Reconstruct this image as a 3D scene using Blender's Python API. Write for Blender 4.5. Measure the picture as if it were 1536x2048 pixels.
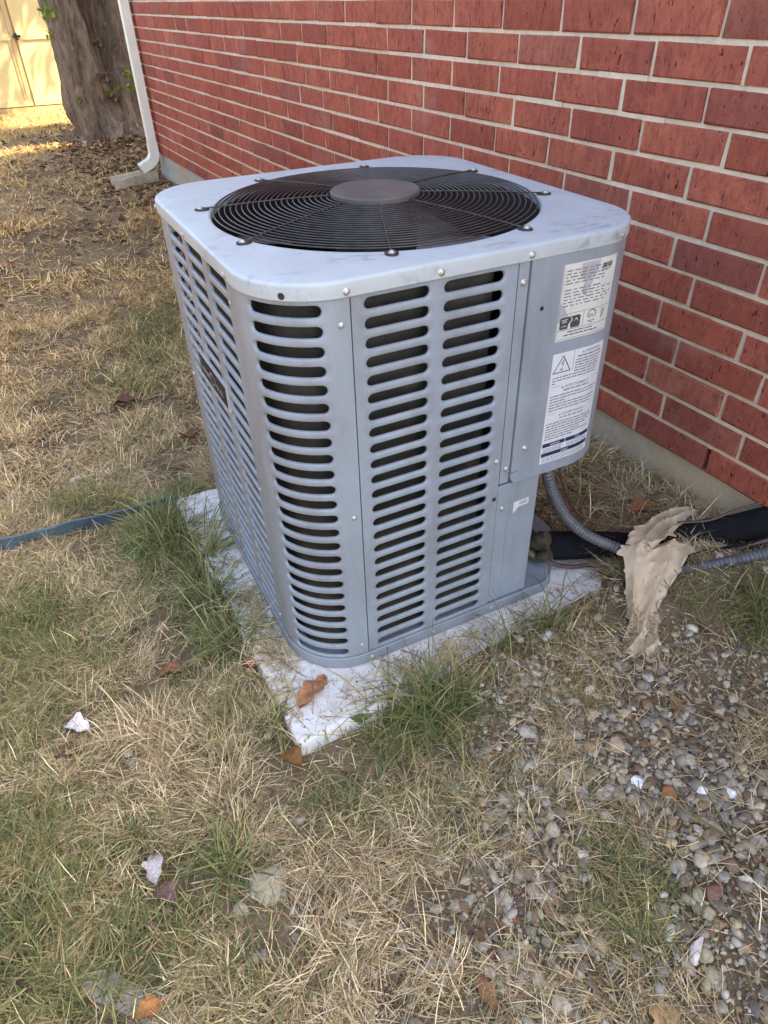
import bpy, bmesh, math, random
import numpy as np
from mathutils import Vector, Matrix

# ------------------------------------------------------------------ units
# All builders work in "louvre pitches" (one slot pitch of the condenser = K metres)
K = 0.0333
Z0 = -26.0
random.seed(7)
RNG = np.random.RandomState(11)
PI = math.pi

scene = bpy.context.scene
col = scene.collection
for o in list(bpy.data.objects):
    bpy.data.objects.remove(o)


def m3(v):
    a = np.asarray(v, dtype=float).copy()
    a[..., 2] -= Z0
    return a * K


# ------------------------------------------------------------------ camera
CAM = (-8.2662, -28.5727, 11.6783)
R_ = Vector((0.8910401, -0.45332082, -0.02340478))
U_ = Vector((0.29029411, 0.52944176, 0.79713283))
F_ = Vector((0.34896544, 0.71707159, -0.6033502))
cam = bpy.data.cameras.new("camera")
cam.sensor_fit = 'HORIZONTAL'
cam.sensor_width = 36.0
cam.lens = 36.0 * 1380.05 / 1536.0
cam.clip_start = 0.02
cam.clip_end = 2000
camo = bpy.data.objects.new("camera", cam)
col.objects.link(camo)
mw = Matrix(((R_.x, U_.x, -F_.x, 0), (R_.y, U_.y, -F_.y, 0), (R_.z, U_.z, -F_.z, 0), (0, 0, 0, 1)))
mw.translation = Vector(m3(CAM))
camo.matrix_world = mw
scene.camera = camo

# ------------------------------------------------------------------ light
SUN_EL = math.radians(52)
SUN_AZ = math.atan2(-0.60, 0.80)          # direction towards the sun, angle in the XY plane
sd = Vector((math.cos(SUN_AZ) * math.cos(SUN_EL), math.sin(SUN_AZ) * math.cos(SUN_EL), math.sin(SUN_EL)))
world = bpy.data.worlds.new("World")
scene.world = world
world.use_nodes = True
wn = world.node_tree
bg = wn.nodes["Background"]
sky = wn.nodes.new("ShaderNodeTexSky")
sky.sky_type = 'NISHITA'
sky.sun_disc = False
sky.sun_elevation = SUN_EL
sky.sun_rotation = math.atan2(sd.x, sd.y)
sky.air_density = 0.8
sky.dust_density = 1.2
sky.ozone_density = 0.6
wn.links.new(sky.outputs[0], bg.inputs[0])
bg.inputs[1].default_value = 0.15
sun = bpy.data.lights.new("sun", 'SUN')
sun.energy = 2.4
sun.angle = math.radians(0.53)
sun.color = (1.0, 0.90, 0.74)
suno = bpy.data.objects.new("sun", sun)
suno.rotation_euler = (-sd).to_track_quat('-Z', 'Y').to_euler()
suno.location = (0, 0, 12)
col.objects.link(suno)
scene.view_settings.view_transform = 'Standard'
scene.view_settings.look = 'None'
scene.view_settings.gamma = 1.0
scene.view_settings.use_curve_mapping = False
scene.view_settings.exposure = 2.95
scene.view_settings.use_white_balance = True          # the camera balanced for open shade
scene.view_settings.white_balance_temperature = 8000
scene.view_settings.white_balance_tint = 10
scene.cycles.max_bounces = 8
scene.cycles.diffuse_bounces = 5


# ------------------------------------------------------------------ noise for meshes
_T = RNG.rand(256, 256)


def vnoise(x, y, seed=0):
    x = np.asarray(x, float) + seed * 37.13
    y = np.asarray(y, float) + seed * 17.77
    xi = np.floor(x).astype(int); yi = np.floor(y).astype(int)
    fx = x - xi; fy = y - yi
    fx = fx * fx * (3 - 2 * fx); fy = fy * fy * (3 - 2 * fy)
    a = _T[xi % 256, yi % 256]; b = _T[(xi + 1) % 256, yi % 256]
    c = _T[xi % 256, (yi + 1) % 256]; d = _T[(xi + 1) % 256, (yi + 1) % 256]
    return (a * (1 - fx) + b * fx) * (1 - fy) + (c * (1 - fx) + d * fx) * fy


def fbm(x, y, seed=0, octv=3):
    s = 0; a = 0.5; f = 1.0
    for k in range(octv):
        s = s + a * vnoise(np.asarray(x) * f, np.asarray(y) * f, seed + k); a *= 0.5; f *= 2.03
    return s


def sstep(a, b, x):
    t = np.clip((np.asarray(x, float) - a) / (b - a), 0, 1)
    return t * t * (3 - 2 * t)


# ------------------------------------------------------------------ materials
def newmat(name):
    m = bpy.data.materials.new(name)
    m.use_nodes = True
    nt = m.node_tree
    return m, nt, nt.nodes["Principled BSDF"]


def N(nt, typ, **kw):
    n = nt.nodes.new(typ)
    for k, v in kw.items():
        if k in n.inputs:
            n.inputs[k].default_value = v
        else:
            setattr(n, k, v)
    return n


def ramp(nt, fac, stops):
    r = nt.nodes.new("ShaderNodeValToRGB")
    els = r.color_ramp.elements
    while len(els) < len(stops):
        els.new(0.5)
    for e, (p, c) in zip(els, stops):
        e.position = p
        e.color = (*c, 1) if len(c) == 3 else c
    nt.links.new(fac, r.inputs[0])
    return r.outputs[0]


def mixc(nt, fac, a, b, mode='MIX'):
    n = nt.nodes.new("ShaderNodeMix")
    n.data_type = 'RGBA'
    n.blend_type = mode
    for sock, v in ((n.inputs[0], fac), (n.inputs[6], a), (n.inputs[7], b)):
        if hasattr(v, "is_output"):
            nt.links.new(v, sock)
        elif isinstance(v, (int, float)):
            sock.default_value = v
        else:
            sock.default_value = (*v, 1)
    return n.outputs[2]


def coords(nt, kind="Object", scale=(1, 1, 1)):
    t = nt.nodes.new("ShaderNodeTexCoord")
    mp = nt.nodes.new("ShaderNodeMapping")
    mp.inputs["Scale"].default_value = scale
    nt.links.new(t.outputs[kind], mp.inputs[0])
    return mp.outputs[0]


def noise(nt, vec, scale, detail=4, rough=0.55, dist=0.0):
    n = N(nt, "ShaderNodeTexNoise", Scale=scale, Detail=detail, Roughness=rough, Distortion=dist)
    nt.links.new(vec, n.inputs["Vector"])
    return n.outputs[0]


def bump(nt, bsdf, height, strength=0.3, dist=0.002):
    b = N(nt, "ShaderNodeBump", Strength=strength, Distance=dist)
    nt.links.new(height, b.inputs["Height"])
    nt.links.new(b.outputs[0], bsdf.inputs["Normal"])


def plain(name, c, rough=0.6, metal=0.0, var=0.12, scale=30, spec=None):
    m, nt, b = newmat(name)
    v = coords(nt)
    n = noise(nt, v, scale, 5)
    lo = tuple(x * (1 - var) for x in c); hi = tuple(min(1, x * (1 + var)) for x in c)
    nt.links.new(ramp(nt, n, [(0.3, lo), (0.7, hi)]), b.inputs["Base Color"])
    b.inputs["Roughness"].default_value = rough
    b.inputs["Metallic"].default_value = metal
    if spec is not None:
        b.inputs["Specular IOR Level"].default_value = spec
    return m


def mat_paint(name, base, dirt, top=False):
    m, nt, b = newmat(name)
    v = coords(nt)
    n1 = noise(nt, v, 3.0, 6, 0.6)
    n2 = noise(nt, v, 22.0, 6, 0.7, 0.6)
    c = mixc(nt, ramp(nt, n1, [(0.35, (0, 0, 0)), (0.75, (0.55, 0.55, 0.55))]), base, tuple(x * 0.86 for x in base))
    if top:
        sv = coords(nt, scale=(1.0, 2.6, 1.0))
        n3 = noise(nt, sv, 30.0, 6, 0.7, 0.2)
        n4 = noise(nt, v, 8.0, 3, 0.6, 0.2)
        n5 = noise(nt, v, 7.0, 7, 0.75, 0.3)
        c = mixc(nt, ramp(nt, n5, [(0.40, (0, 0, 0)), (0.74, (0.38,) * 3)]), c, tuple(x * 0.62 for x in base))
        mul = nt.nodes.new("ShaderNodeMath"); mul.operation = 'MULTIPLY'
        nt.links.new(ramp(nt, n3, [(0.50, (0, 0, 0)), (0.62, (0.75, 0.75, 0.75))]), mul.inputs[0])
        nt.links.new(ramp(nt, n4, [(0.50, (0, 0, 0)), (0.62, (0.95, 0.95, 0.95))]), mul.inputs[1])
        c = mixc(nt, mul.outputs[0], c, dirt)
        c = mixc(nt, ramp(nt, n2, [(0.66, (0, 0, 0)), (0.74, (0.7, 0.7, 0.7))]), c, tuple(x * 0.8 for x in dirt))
    else:
        vz = coords(nt, scale=(1, 1, 0.25))
        n3 = noise(nt, vz, 11.0, 6, 0.65)
        c = mixc(nt, ramp(nt, n3, [(0.44, (0, 0, 0)), (0.72, (0.70, 0.70, 0.70))]), c, dirt)
        n4 = noise(nt, v, 7.0, 7, 0.75, 0.4)
        c = mixc(nt, ramp(nt, n4, [(0.50, (0, 0, 0)), (0.72, (0.5, 0.5, 0.5))]), c, tuple(x * 1.22 for x in base))
    nt.links.new(c, b.inputs["Base Color"])
    nt.links.new(ramp(nt, n2, [(0.3, (0.36,) * 3), (0.7, (0.52,) * 3)]), b.inputs["Roughness"])
    nf = noise(nt, v, 5.0, 3)
    bump(nt, b, nf, 0.25, 0.004)
    return m


MP = mat_paint("grey_paint", (0.242, 0.284, 0.324), (0.155, 0.16, 0.165))
MPT = mat_paint("cap_paint_sky_lightened", (0.40, 0.455, 0.475), (0.19, 0.195, 0.21), top=True)  # paint lightened past the sides to stand in for skylight on top
M_BLACK = plain("black_steel", (0.016, 0.014, 0.014), 0.45, 0.0, 0.4, 60)
M_WIRE = plain("grille_wire", (0.036, 0.031, 0.028), 0.42, 0.0, 0.5, 40)
M_DISC = plain("motor_disc", (0.088, 0.076, 0.068), 0.65, 0.0, 0.25, 14)
M_BLADE = plain("fan_blade", (0.16, 0.165, 0.175), 0.45, 0.5, 0.3, 20)
M_SCREW = plain("zinc_screw", (0.50, 0.49, 0.47), 0.42, 0.7, 0.2, 300)
M_LABEL = plain("label_paper", (0.54, 0.56, 0.52), 0.45, 0, 0.07, 40)
M_LABELB = plain("label_white", (0.56, 0.585, 0.61), 0.4, 0, 0.05, 40)
M_LABELG = plain("label_grey_film", (0.36, 0.35, 0.37), 0.4, 0, 0.12, 60)
M_INK = plain("ink", (0.05, 0.05, 0.055), 0.6, 0, 0.3, 200)
M_INKG = plain("faded_ink", (0.15, 0.155, 0.165), 0.6, 0, 0.3, 200)
M_NAVY = plain("navy_ink", (0.012, 0.022, 0.085), 0.45, 0, 0.2, 100)
M_BADGE = plain("badge_face", (0.030, 0.033, 0.038), 0.7, 0, 0.2, 80, 0.08)
M_BADGEL = plain("badge_silver", (0.42, 0.42, 0.42), 0.5, 0.0, 0.2, 80)
M_WHITEPVC = plain("white_aluminium", (0.74, 0.72, 0.62), 0.4, 0, 0.08, 14)
M_RUBBER = plain("black_foam", (0.007, 0.007, 0.009), 0.85, 0, 0.4, 40, 0.15)
M_CONDUIT = plain("grey_conduit", (0.10, 0.10, 0.11), 0.45, 0, 0.25, 40)
M_COPPER = plain("brown_wire", (0.085, 0.040, 0.032), 0.5, 0, 0.3, 60)
M_VALVE = plain("tarnished_brass", (0.10, 0.085, 0.06), 0.55, 0.5, 0.5, 60)
M_EDGING = plain("painted_edging", (0.050, 0.088, 0.110), 0.55, 0, 0.35, 16)


def mat_coil():
    m, nt, b = newmat("coil_fins")
    v = coords(nt)
    n = noise(nt, v, 14, 6, 0.7)
    nt.links.new(ramp(nt, n, [(0.3, (0.010, 0.010, 0.008)), (0.55, (0.028, 0.026, 0.019)), (0.75, (0.070, 0.056, 0.036))]), b.inputs["Base Color"])
    b.inputs["Roughness"].default_value = 0.8
    return m


M_COIL = mat_coil()


def mat_brick():
    m, nt, b = newmat("red_brick")
    oi = nt.nodes.new("ShaderNodeObjectInfo")
    tc = nt.nodes.new("ShaderNodeTexCoord")
    add = nt.nodes.new("ShaderNodeVectorMath"); add.operation = 'ADD'
    geo = nt.nodes.new("ShaderNodeNewGeometry")
    nt.links.new(geo.outputs["Position"], add.inputs[0])
    add.inputs[1].default_value = (3.1, 1.7, 0.9)
    pos = add.outputs[0]
    mp = nt.nodes.new("ShaderNodeMapping")
    mp.inputs["Scale"].default_value = (1, 1, 0.42)          # vertical wire drag
    nt.links.new(pos, mp.inputs[0])
    big = noise(nt, pos, 7.0, 4, 0.6)
    drag = noise(nt, mp.outputs[0], 48.0, 7, 0.8, 0.4)
    fine = noise(nt, pos, 210.0, 4, 0.7)
    base = ramp(nt, oi.outputs["Random"], [(0.0, (0.39, 0.100, 0.064)), (0.2, (0.50, 0.130, 0.078)), (0.45, (0.58, 0.165, 0.098)), (0.68, (0.53, 0.140, 0.084)),
                                           (0.82, (0.45, 0.115, 0.076)), (0.90, (0.27, 0.098, 0.082)), (1.0, (0.60, 0.21, 0.13))])
    c = mixc(nt, ramp(nt, big, [(0.35, (0, 0, 0)), (0.66, (0.65,) * 3)]), base, (0.34, 0.098, 0.072))
    c = mixc(nt, ramp(nt, drag, [(0.36, (0.75,) * 3), (0.56, (0, 0, 0))]), c, (0.24, 0.062, 0.046))
    c = mixc(nt, ramp(nt, drag, [(0.58, (0, 0, 0)), (0.75, (0.5,) * 3)]), c, (0.52, 0.20, 0.145))
    c = mixc(nt, ramp(nt, fine, [(0.64, (0, 0, 0)), (0.70, (0.85,) * 3)]), c, (0.64, 0.30, 0.22))
    mp2 = nt.nodes.new("ShaderNodeMapping"); mp2.inputs["Scale"].default_value = (1, 1, 0.35)
    nt.links.new(pos, mp2.inputs[0])
    pit = noise(nt, mp2.outputs[0], 120.0, 3, 0.6)
    c = mixc(nt, ramp(nt, pit, [(0.325, (0.9,) * 3), (0.365, (0, 0, 0))]), c, (0.05, 0.016, 0.014))
    pale = noise(nt, pos, 3.4, 5, 0.7, 0.4)
    c = mixc(nt, ramp(nt, pale, [(0.58, (0, 0, 0)), (0.76, (0.50,) * 3)]), c, (0.50, 0.28, 0.23))
    nt.links.new(c, b.inputs["Base Color"])
    b.inputs["Roughness"].default_value = 0.9
    b.inputs["Specular IOR Level"].default_value = 0.12
    mixh = nt.nodes.new("ShaderNodeMath"); mixh.operation = 'ADD'
    nt.links.new(drag, mixh.inputs[0]); nt.links.new(fine, mixh.inputs[1])
    bump(nt, b, mixh.outputs[0], 1.0, 0.006)
    return m


M_BRICK = mat_brick()


def mat_mortar():
    m, nt, b = newmat("tan_mortar")
    geo = nt.nodes.new("ShaderNodeNewGeometry")
    n = noise(nt, geo.outputs["Position"], 45, 6, 0.7)
    n2 = noise(nt, geo.outputs["Position"], 4, 4, 0.6)
    c = ramp(nt, n, [(0.3, (0.50, 0.40, 0.285)), (0.7, (0.70, 0.58, 0.425))])
    c = mixc(nt, ramp(nt, n2, [(0.45, (0, 0, 0)), (0.75, (0.6,) * 3)]), c, (0.44, 0.38, 0.30))
    nt.links.new(c, b.inputs["Base Color"])
    b.inputs["Roughness"].default_value = 0.95
    bump(nt, b, n, 0.7, 0.004)
    return m


M_MORTAR = mat_mortar()


def mat_concrete(name, lo, hi, stain, sscale=3.0, sth=(0.5, 0.7), speck=True):
    m, nt, b = newmat(name)
    geo = nt.nodes.new("ShaderNodeNewGeometry")
    p = geo.outputs["Position"]
    n = noise(nt, p, 28, 8, 0.7)
    n2 = noise(nt, p, sscale, 6, 0.65, 0.6)
    n3 = noise(nt, p, 160, 3, 0.6)
    c = ramp(nt, n, [(0.3, lo), (0.7, hi)])
    c = mixc(nt, ramp(nt, n2, [(sth[0], (0, 0, 0)), (sth[1], (0.85,) * 3)]), c, stain)
    if speck:
        c = mixc(nt, ramp(nt, n3, [(0.30, (0.8,) * 3), (0.37, (0, 0, 0))]), c, tuple(x * 0.45 for x in lo))
    nt.links.new(c, b.inputs["Base Color"])
    b.inputs["Roughness"].default_value = 0.9
    h = nt.nodes.new("ShaderNodeMath"); h.operation = 'ADD'
    nt.links.new(n, h.inputs[0]); nt.links.new(n3, h.inputs[1])
    bump(nt, b, h.outputs[0], 0.5, 0.003)
    return m


M_PAD = mat_concrete("pad_concrete", (0.54, 0.54, 0.52), (0.70, 0.70, 0.68), (0.36, 0.31, 0.25), 26.0, (0.52, 0.72))
M_SLAB = mat_concrete("slab_concrete", (0.30, 0.29, 0.26), (0.46, 0.445, 0.405), (0.42, 0.32, 0.195), 1.4, (0.42, 0.56))
M_SPLASH = mat_concrete("splash_concrete", (0.36, 0.30, 0.21), (0.50, 0.43, 0.32), (0.18, 0.15, 0.11), 6.0)


M_SPLASH2 = mat_concrete("sunken_concrete", (0.20, 0.185, 0.155), (0.31, 0.285, 0.24), (0.16, 0.13, 0.09), 14.0, (0.45, 0.65))


def mat_ground():
    m, nt, b = newmat("dry_soil")
    geo = nt.nodes.new("ShaderNodeNewGeometry")
    p = geo.outputs["Position"]
    n = noise(nt, p, 40, 8, 0.75)
    n2 = noise(nt, p, 1.3, 5, 0.6)
    n3 = noise(nt, p, 170, 4, 0.7)
    c = ramp(nt, n, [(0.25, (0.055, 0.037, 0.025)), (0.5, (0.165, 0.115, 0.075)), (0.75, (0.31, 0.23, 0.15))])
    c = mixc(nt, ramp(nt, n2, [(0.40, (0, 0, 0)), (0.65, (0.75,) * 3)]), c, (0.36, 0.265, 0.16))
    c = mixc(nt, ramp(nt, n3, [(0.62, (0, 0, 0)), (0.72, (0.6,) * 3)]), c, (0.40, 0.33, 0.23))
    nt.links.new(c, b.inputs["Base Color"])
    b.inputs["Roughness"].default_value = 1.0
    b.inputs["Specular IOR Level"].default_value = 0.1
    h = nt.nodes.new("ShaderNodeMath"); h.operation = 'ADD'
    nt.links.new(n, h.inputs[0]); nt.links.new(n3, h.inputs[1])
    bump(nt, b, h.outputs[0], 0.9, 0.012)
    return m


M_GROUND = mat_ground()


def mat_vcol(name, rough=0.75, trans=0.0, spec=0.25, nscale=0, nvar=0.25):
    m, nt, b = newmat(name)
    a = nt.nodes.new("ShaderNodeAttribute"); a.attribute_name = "Col"
    c = a.outputs["Color"]
    if nscale:
        geo = nt.nodes.new("ShaderNodeNewGeometry")
        n = noise(nt, geo.outputs["Position"], nscale, 5, 0.7)
        c = mixc(nt, 1.0, c, ramp(nt, n, [(0.3, (1 - nvar,) * 3), (0.7, (1 + nvar,) * 3)]), 'MULTIPLY')
        bump(nt, b, n, 0.4, 0.002)
    nt.links.new(c, b.inputs["Base Color"])
    b.inputs["Roughness"].default_value = rough
    b.inputs["Specular IOR Level"].default_value = spec
    if trans:
        out = nt.nodes["Material Output"]
        t = nt.nodes.new("ShaderNodeBsdfTranslucent")
        nt.links.new(c, t.inputs[0])
        mx = nt.nodes.new("ShaderNodeMixShader"); mx.inputs[0].default_value = trans
        nt.links.new(b.outputs[0], mx.inputs[1]); nt.links.new(t.outputs[0], mx.inputs[2])
        nt.links.new(mx.outputs[0], out.inputs[0])
    return m


M_GRASS = mat_vcol("grass_blades", 0.7, 0.25)
M_STRAW = mat_vcol("straw_blades", 0.8, 0.12, 0.15)
M_STONE = mat_vcol("pebble_stone", 0.8, 0, 0.25, 130, 0.3)
M_LITTER = mat_vcol("dead_leaf", 0.8, 0.1, 0.2, 160, 0.35)


def mat_bark():
    m, nt, b = newmat("bark")
    geo = nt.nodes.new("ShaderNodeNewGeometry")
    mp = nt.nodes.new("ShaderNodeMapping"); mp.inputs["Scale"].default_value = (1, 1, 0.22)
    nt.links.new(geo.outputs["Position"], mp.inputs[0])
    n = noise(nt, mp.outputs[0], 26, 9, 0.82, 0.8)
    n2 = noise(nt, geo.outputs["Position"], 3.0, 4, 0.6)
    c = ramp(nt, n, [(0.32, (0.035, 0.023, 0.015)), (0.48, (0.19, 0.135, 0.09)), (0.68, (0.44, 0.34, 0.24))])
    c = mixc(nt, ramp(nt, n2, [(0.5, (0, 0, 0)), (0.75, (0.6,) * 3)]), c, (0.36, 0.27, 0.18))
    nt.links.new(c, b.inputs["Base Color"])
    b.inputs["Roughness"].default_value = 0.95
    bump(nt, b, n, 1.0, 0.03)
    return m


M_BARK = mat_bark()


def mat_shed(name, c1, c2):
    m, nt, b = newmat(name)
    geo = nt.nodes.new("ShaderNodeNewGeometry")
    n = noise(nt, geo.outputs["Position"], 2.5, 5, 0.6)
    n2 = noise(nt, geo.outputs["Position"], 60, 4, 0.6)
    c = ramp(nt, n, [(0.3, c1), (0.7, c2)])
    nt.links.new(c, b.inputs["Base Color"])
    b.inputs["Roughness"].default_value = 0.7
    bump(nt, b, n2, 0.2, 0.003)
    return m


M_SHED = mat_shed("cream_paint", (0.50, 0.40, 0.185), (0.60, 0.49, 0.25))
M_SHEDT = mat_shed("tan_trim", (0.36, 0.25, 0.115), (0.46, 0.34, 0.17))
M_ROOF = plain("shingle_grey", (0.09, 0.08, 0.075), 0.95, 0, 0.4, 12)
M_SOFFIT = plain("soffit_white", (0.66, 0.64, 0.58), 0.7, 0, 0.06, 6)


def mat_cloth():
    m, nt, b = newmat("tan_cloth")
    v = coords(nt)
    n = noise(nt, v, 9, 6, 0.65)
    n2 = noise(nt, v, 70, 5, 0.7)
    c = ramp(nt, n, [(0.3, (0.40, 0.30, 0.19)), (0.65, (0.62, 0.50, 0.36))])
    c = mixc(nt, ramp(nt, n2, [(0.60, (0, 0, 0)), (0.75, (0.55,) * 3)]), c, (0.20, 0.145, 0.10))
    nt.links.new(c, b.inputs["Base Color"])
    b.inputs["Roughness"].default_value = 0.8
    n3 = noise(nt, v, 16, 4, 0.5, 1.2)
    ab = nt.nodes.new("ShaderNodeMath"); ab.operation = 'SUBTRACT'; ab.inputs[1].default_value = 0.5
    nt.links.new(n3, ab.inputs[0])
    a2 = nt.nodes.new("ShaderNodeMath"); a2.operation = 'ABSOLUTE'
    nt.links.new(ab.outputs[0], a2.inputs[0])
    bump(nt, b, a2.outputs[0], 0.5, 0.008)
    return m


M_CLOTH = mat_cloth()

# ------------------------------------------------------------------ object helpers


def tag(o, label=None, cat=None, group=None, kind=None):
    if label: o["label"] = label
    if cat: o["category"] = cat
    if group: o["group"] = group
    if kind: o["kind"] = kind
    return o


def empty(name, at):
    o = bpy.data.objects.new(name, None)
    o.empty_display_size = 0.05
    o.location = m3(at)
    col.objects.link(o)
    return o


ORG = {}


def origin_of(parent):
    return ORG.get(parent.name, np.zeros(3)) if parent is not None else np.zeros(3)


def link(name, me, mat, parent=None, org=None, smooth=None):
    if mat is not None and not me.materials:
        me.materials.append(mat)
    if smooth is not None:
        me.shade_smooth()
        if smooth < 180:
            me.set_sharp_from_angle(angle=math.radians(smooth))
    o = bpy.data.objects.new(name, me)
    col.objects.link(o)
    if parent is not None:
        o.parent = parent
    return o


def mesh(name, verts, faces, mat, parent=None, smooth=None, at=None):
    """verts in pitch units (world); stored relative to the thing's origin"""
    v = m3(np.array(verts, float))
    if parent is not None:
        org = origin_of(parent)
    else:
        org = m3(at) if at is not None else np.zeros(3)
    v = v - org
    me = bpy.data.meshes.new(name)
    me.from_pydata(v.tolist(), [], faces)
    me.update()
    o = link(name, me, mat, parent, org, smooth)
    if parent is None:
        o.location = org
    ORG[o.name] = org
    return o


def thing(name, label, cat, at, group=None):
    e = empty(name, at)
    ORG[e.name] = m3(at)
    tag(e, label, cat, group)
    return e


def inst(name, me, parent, loc, rot=None, scale=1.0):
    """share mesh data; loc in pitch units (world)"""
    o = bpy.data.objects.new(name, me)
    col.objects.link(o)
    org = origin_of(parent)
    if parent is not None:
        o.parent = parent
    M = Matrix.Translation(Vector(m3(loc) - org))
    if rot is not None:
        M = M @ rot.to_4x4()
    o.matrix_local = M @ Matrix.Scale(scale, 4)
    ORG[o.name] = m3(loc)
    return o


def rawmesh(name, v, faces, mat, smooth=None):
    me = bpy.data.meshes.new(name)
    me.from_pydata((np.array(v, float) * K).tolist(), [], faces)
    me.update()
    me.materials.append(mat)
    if smooth is not None:
        me.shade_smooth()
        if smooth < 180:
            me.set_sharp_from_angle(angle=math.radians(smooth))
    return me


def bigmesh(name, V, quads, tris, colr, mat, kind=None, parent=None, smooth=False):
    """V (n,3) pitch units, faces as arrays, colr (n,3) point colours"""
    me = bpy.data.meshes.new(name)
    v = m3(V)
    if parent is not None:
        v = v - origin_of(parent)
    nq = 0 if quads is None else len(quads)
    ntr = 0 if tris is None else len(tris)
    me.vertices.add(len(v))
    me.vertices.foreach_set("co", v.astype(np.float32).ravel())
    loops = []
    if nq: loops.append(np.asarray(quads).ravel())
    if ntr: loops.append(np.asarray(tris).ravel())
    loops = np.concatenate(loops).astype(np.int32)
    me.loops.add(len(loops))
    me.loops.foreach_set("vertex_index", loops)
    tot = np.concatenate([np.full(nq, 4), np.full(ntr, 3)]).astype(np.int32)
    st = np.concatenate([[0], np.cumsum(tot)[:-1]]).astype(np.int32)
    me.polygons.add(len(tot))
    me.polygons.foreach_set("loop_start", st)
    me.polygons.foreach_set("loop_total", tot)
    if smooth:
        me.polygons.foreach_set("use_smooth", np.ones(len(tot), dtype=bool))
    if colr is not None:
        a = me.color_attributes.new("Col", 'FLOAT_COLOR', 'POINT')
        c4 = np.ones((len(v), 4), np.float32); c4[:, :3] = colr
        a.data.foreach_set("color", c4.ravel())
    me.update(calc_edges=True)
    me.validate()
    o = link(name, me, mat, parent)
    if kind:
        o["kind"] = kind
    return o


def box(x0, x1, y0, y1, z0, z1):
    v = [(x0, y0, z0), (x1, y0, z0), (x1, y1, z0), (x0, y1, z0), (x0, y0, z1), (x1, y0, z1), (x1, y1, z1), (x0, y1, z1)]
    f = [(0, 3, 2, 1), (4, 5, 6, 7), (0, 1, 5, 4), (1, 2, 6, 5), (2, 3, 7, 6), (3, 0, 4, 7)]
    return v, f


class MB:
    def __init__(s): s.v = []; s.f = []

    def add(s, v, f):
        n = len(s.v); s.v += [tuple(q) for q in v]; s.f += [tuple(i + n for i in q) for q in f]

    def box(s, *a): s.add(*box(*a))


def spline(pts, n):
    """Catmull-Rom through pts"""
    p = np.array(pts, float)
    P = np.vstack([2 * p[0] - p[1], p, 2 * p[-1] - p[-2]])
    out = []
    m = len(p) - 1
    for i in range(m):
        for k in range(n):
            t = k / n
            a, b, c, d = P[i], P[i + 1], P[i + 2], P[i + 3]
            out.append(0.5 * ((2 * b) + (-a + c) * t + (2 * a - 5 * b + 4 * c - d) * t * t + (-a + 3 * b - 3 * c + d) * t ** 3))
    out.append(p[-1])
    return np.array(out)


def tube(path, rad, sides=10, closed=False, cap=True):
    path = np.array(path, float)
    n = len(path)
    rad = np.broadcast_to(np.asarray(rad, float), (n,))
    V = []; Fc = []
    up = np.array([0, 0, 1.0])
    prev = None
    for i in range(n):
        if closed:
            t = path[(i + 1) % n] - path[i - 1]
        else:
            t = path[min(i + 1, n - 1)] - path[max(i - 1, 0)]
        t = t / (np.linalg.norm(t) + 1e-9)
        if prev is None:
            a = np.cross(t, up)
            if np.linalg.norm(a) < 0.1: a = np.cross(t, [1, 0, 0])
        else:
            a = prev - t * (prev @ t)
        a = a / np.linalg.norm(a); prev = a
        b = np.cross(t, a)
        for k in range(sides):
            w = 2 * PI * k / sides
            V.append(path[i] + rad[i] * (a * math.cos(w) + b * math.sin(w)))
    m = n if closed else n - 1
    for i in range(m):
        for k in range(sides):
            i2 = (i + 1) % n
            Fc.append((i * sides + k, i * sides + (k + 1) % sides, i2 * sides + (k + 1) % sides, i2 * sides + k))
    if cap and not closed:
        Fc.append(tuple(range(sides))[::-1]); Fc.append(tuple((n - 1) * sides + k for k in range(sides)))
    return V, Fc


# =================================================================== GROUND
WTH = 0.0396
WN = np.array([math.cos(WTH), math.sin(WTH)]); WD_ = np.array([-math.sin(WTH), math.cos(WTH)])
WALLD = 34.2122


def wall_x(y):
    return (WALLD - y * math.sin(WTH)) / math.cos(WTH)


PADZ = -24.46
PADC = np.array([(-2.4, -3.85), (23.8, -2.45), (24.4, 25.9), (-3.05, 25.15)])


def inpoly(x, y, poly, m=0.0):
    x = np.asarray(x); y = np.asarray(y)
    ok = np.ones(x.shape, bool)
    n = len(poly)
    for i in range(n):
        a = poly[i]; b = poly[(i + 1) % n]
        d = (b - a) / np.linalg.norm(b - a)
        ok &= (d[0] * (y - a[1]) - d[1] * (x - a[0])) > m
    return ok


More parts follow.
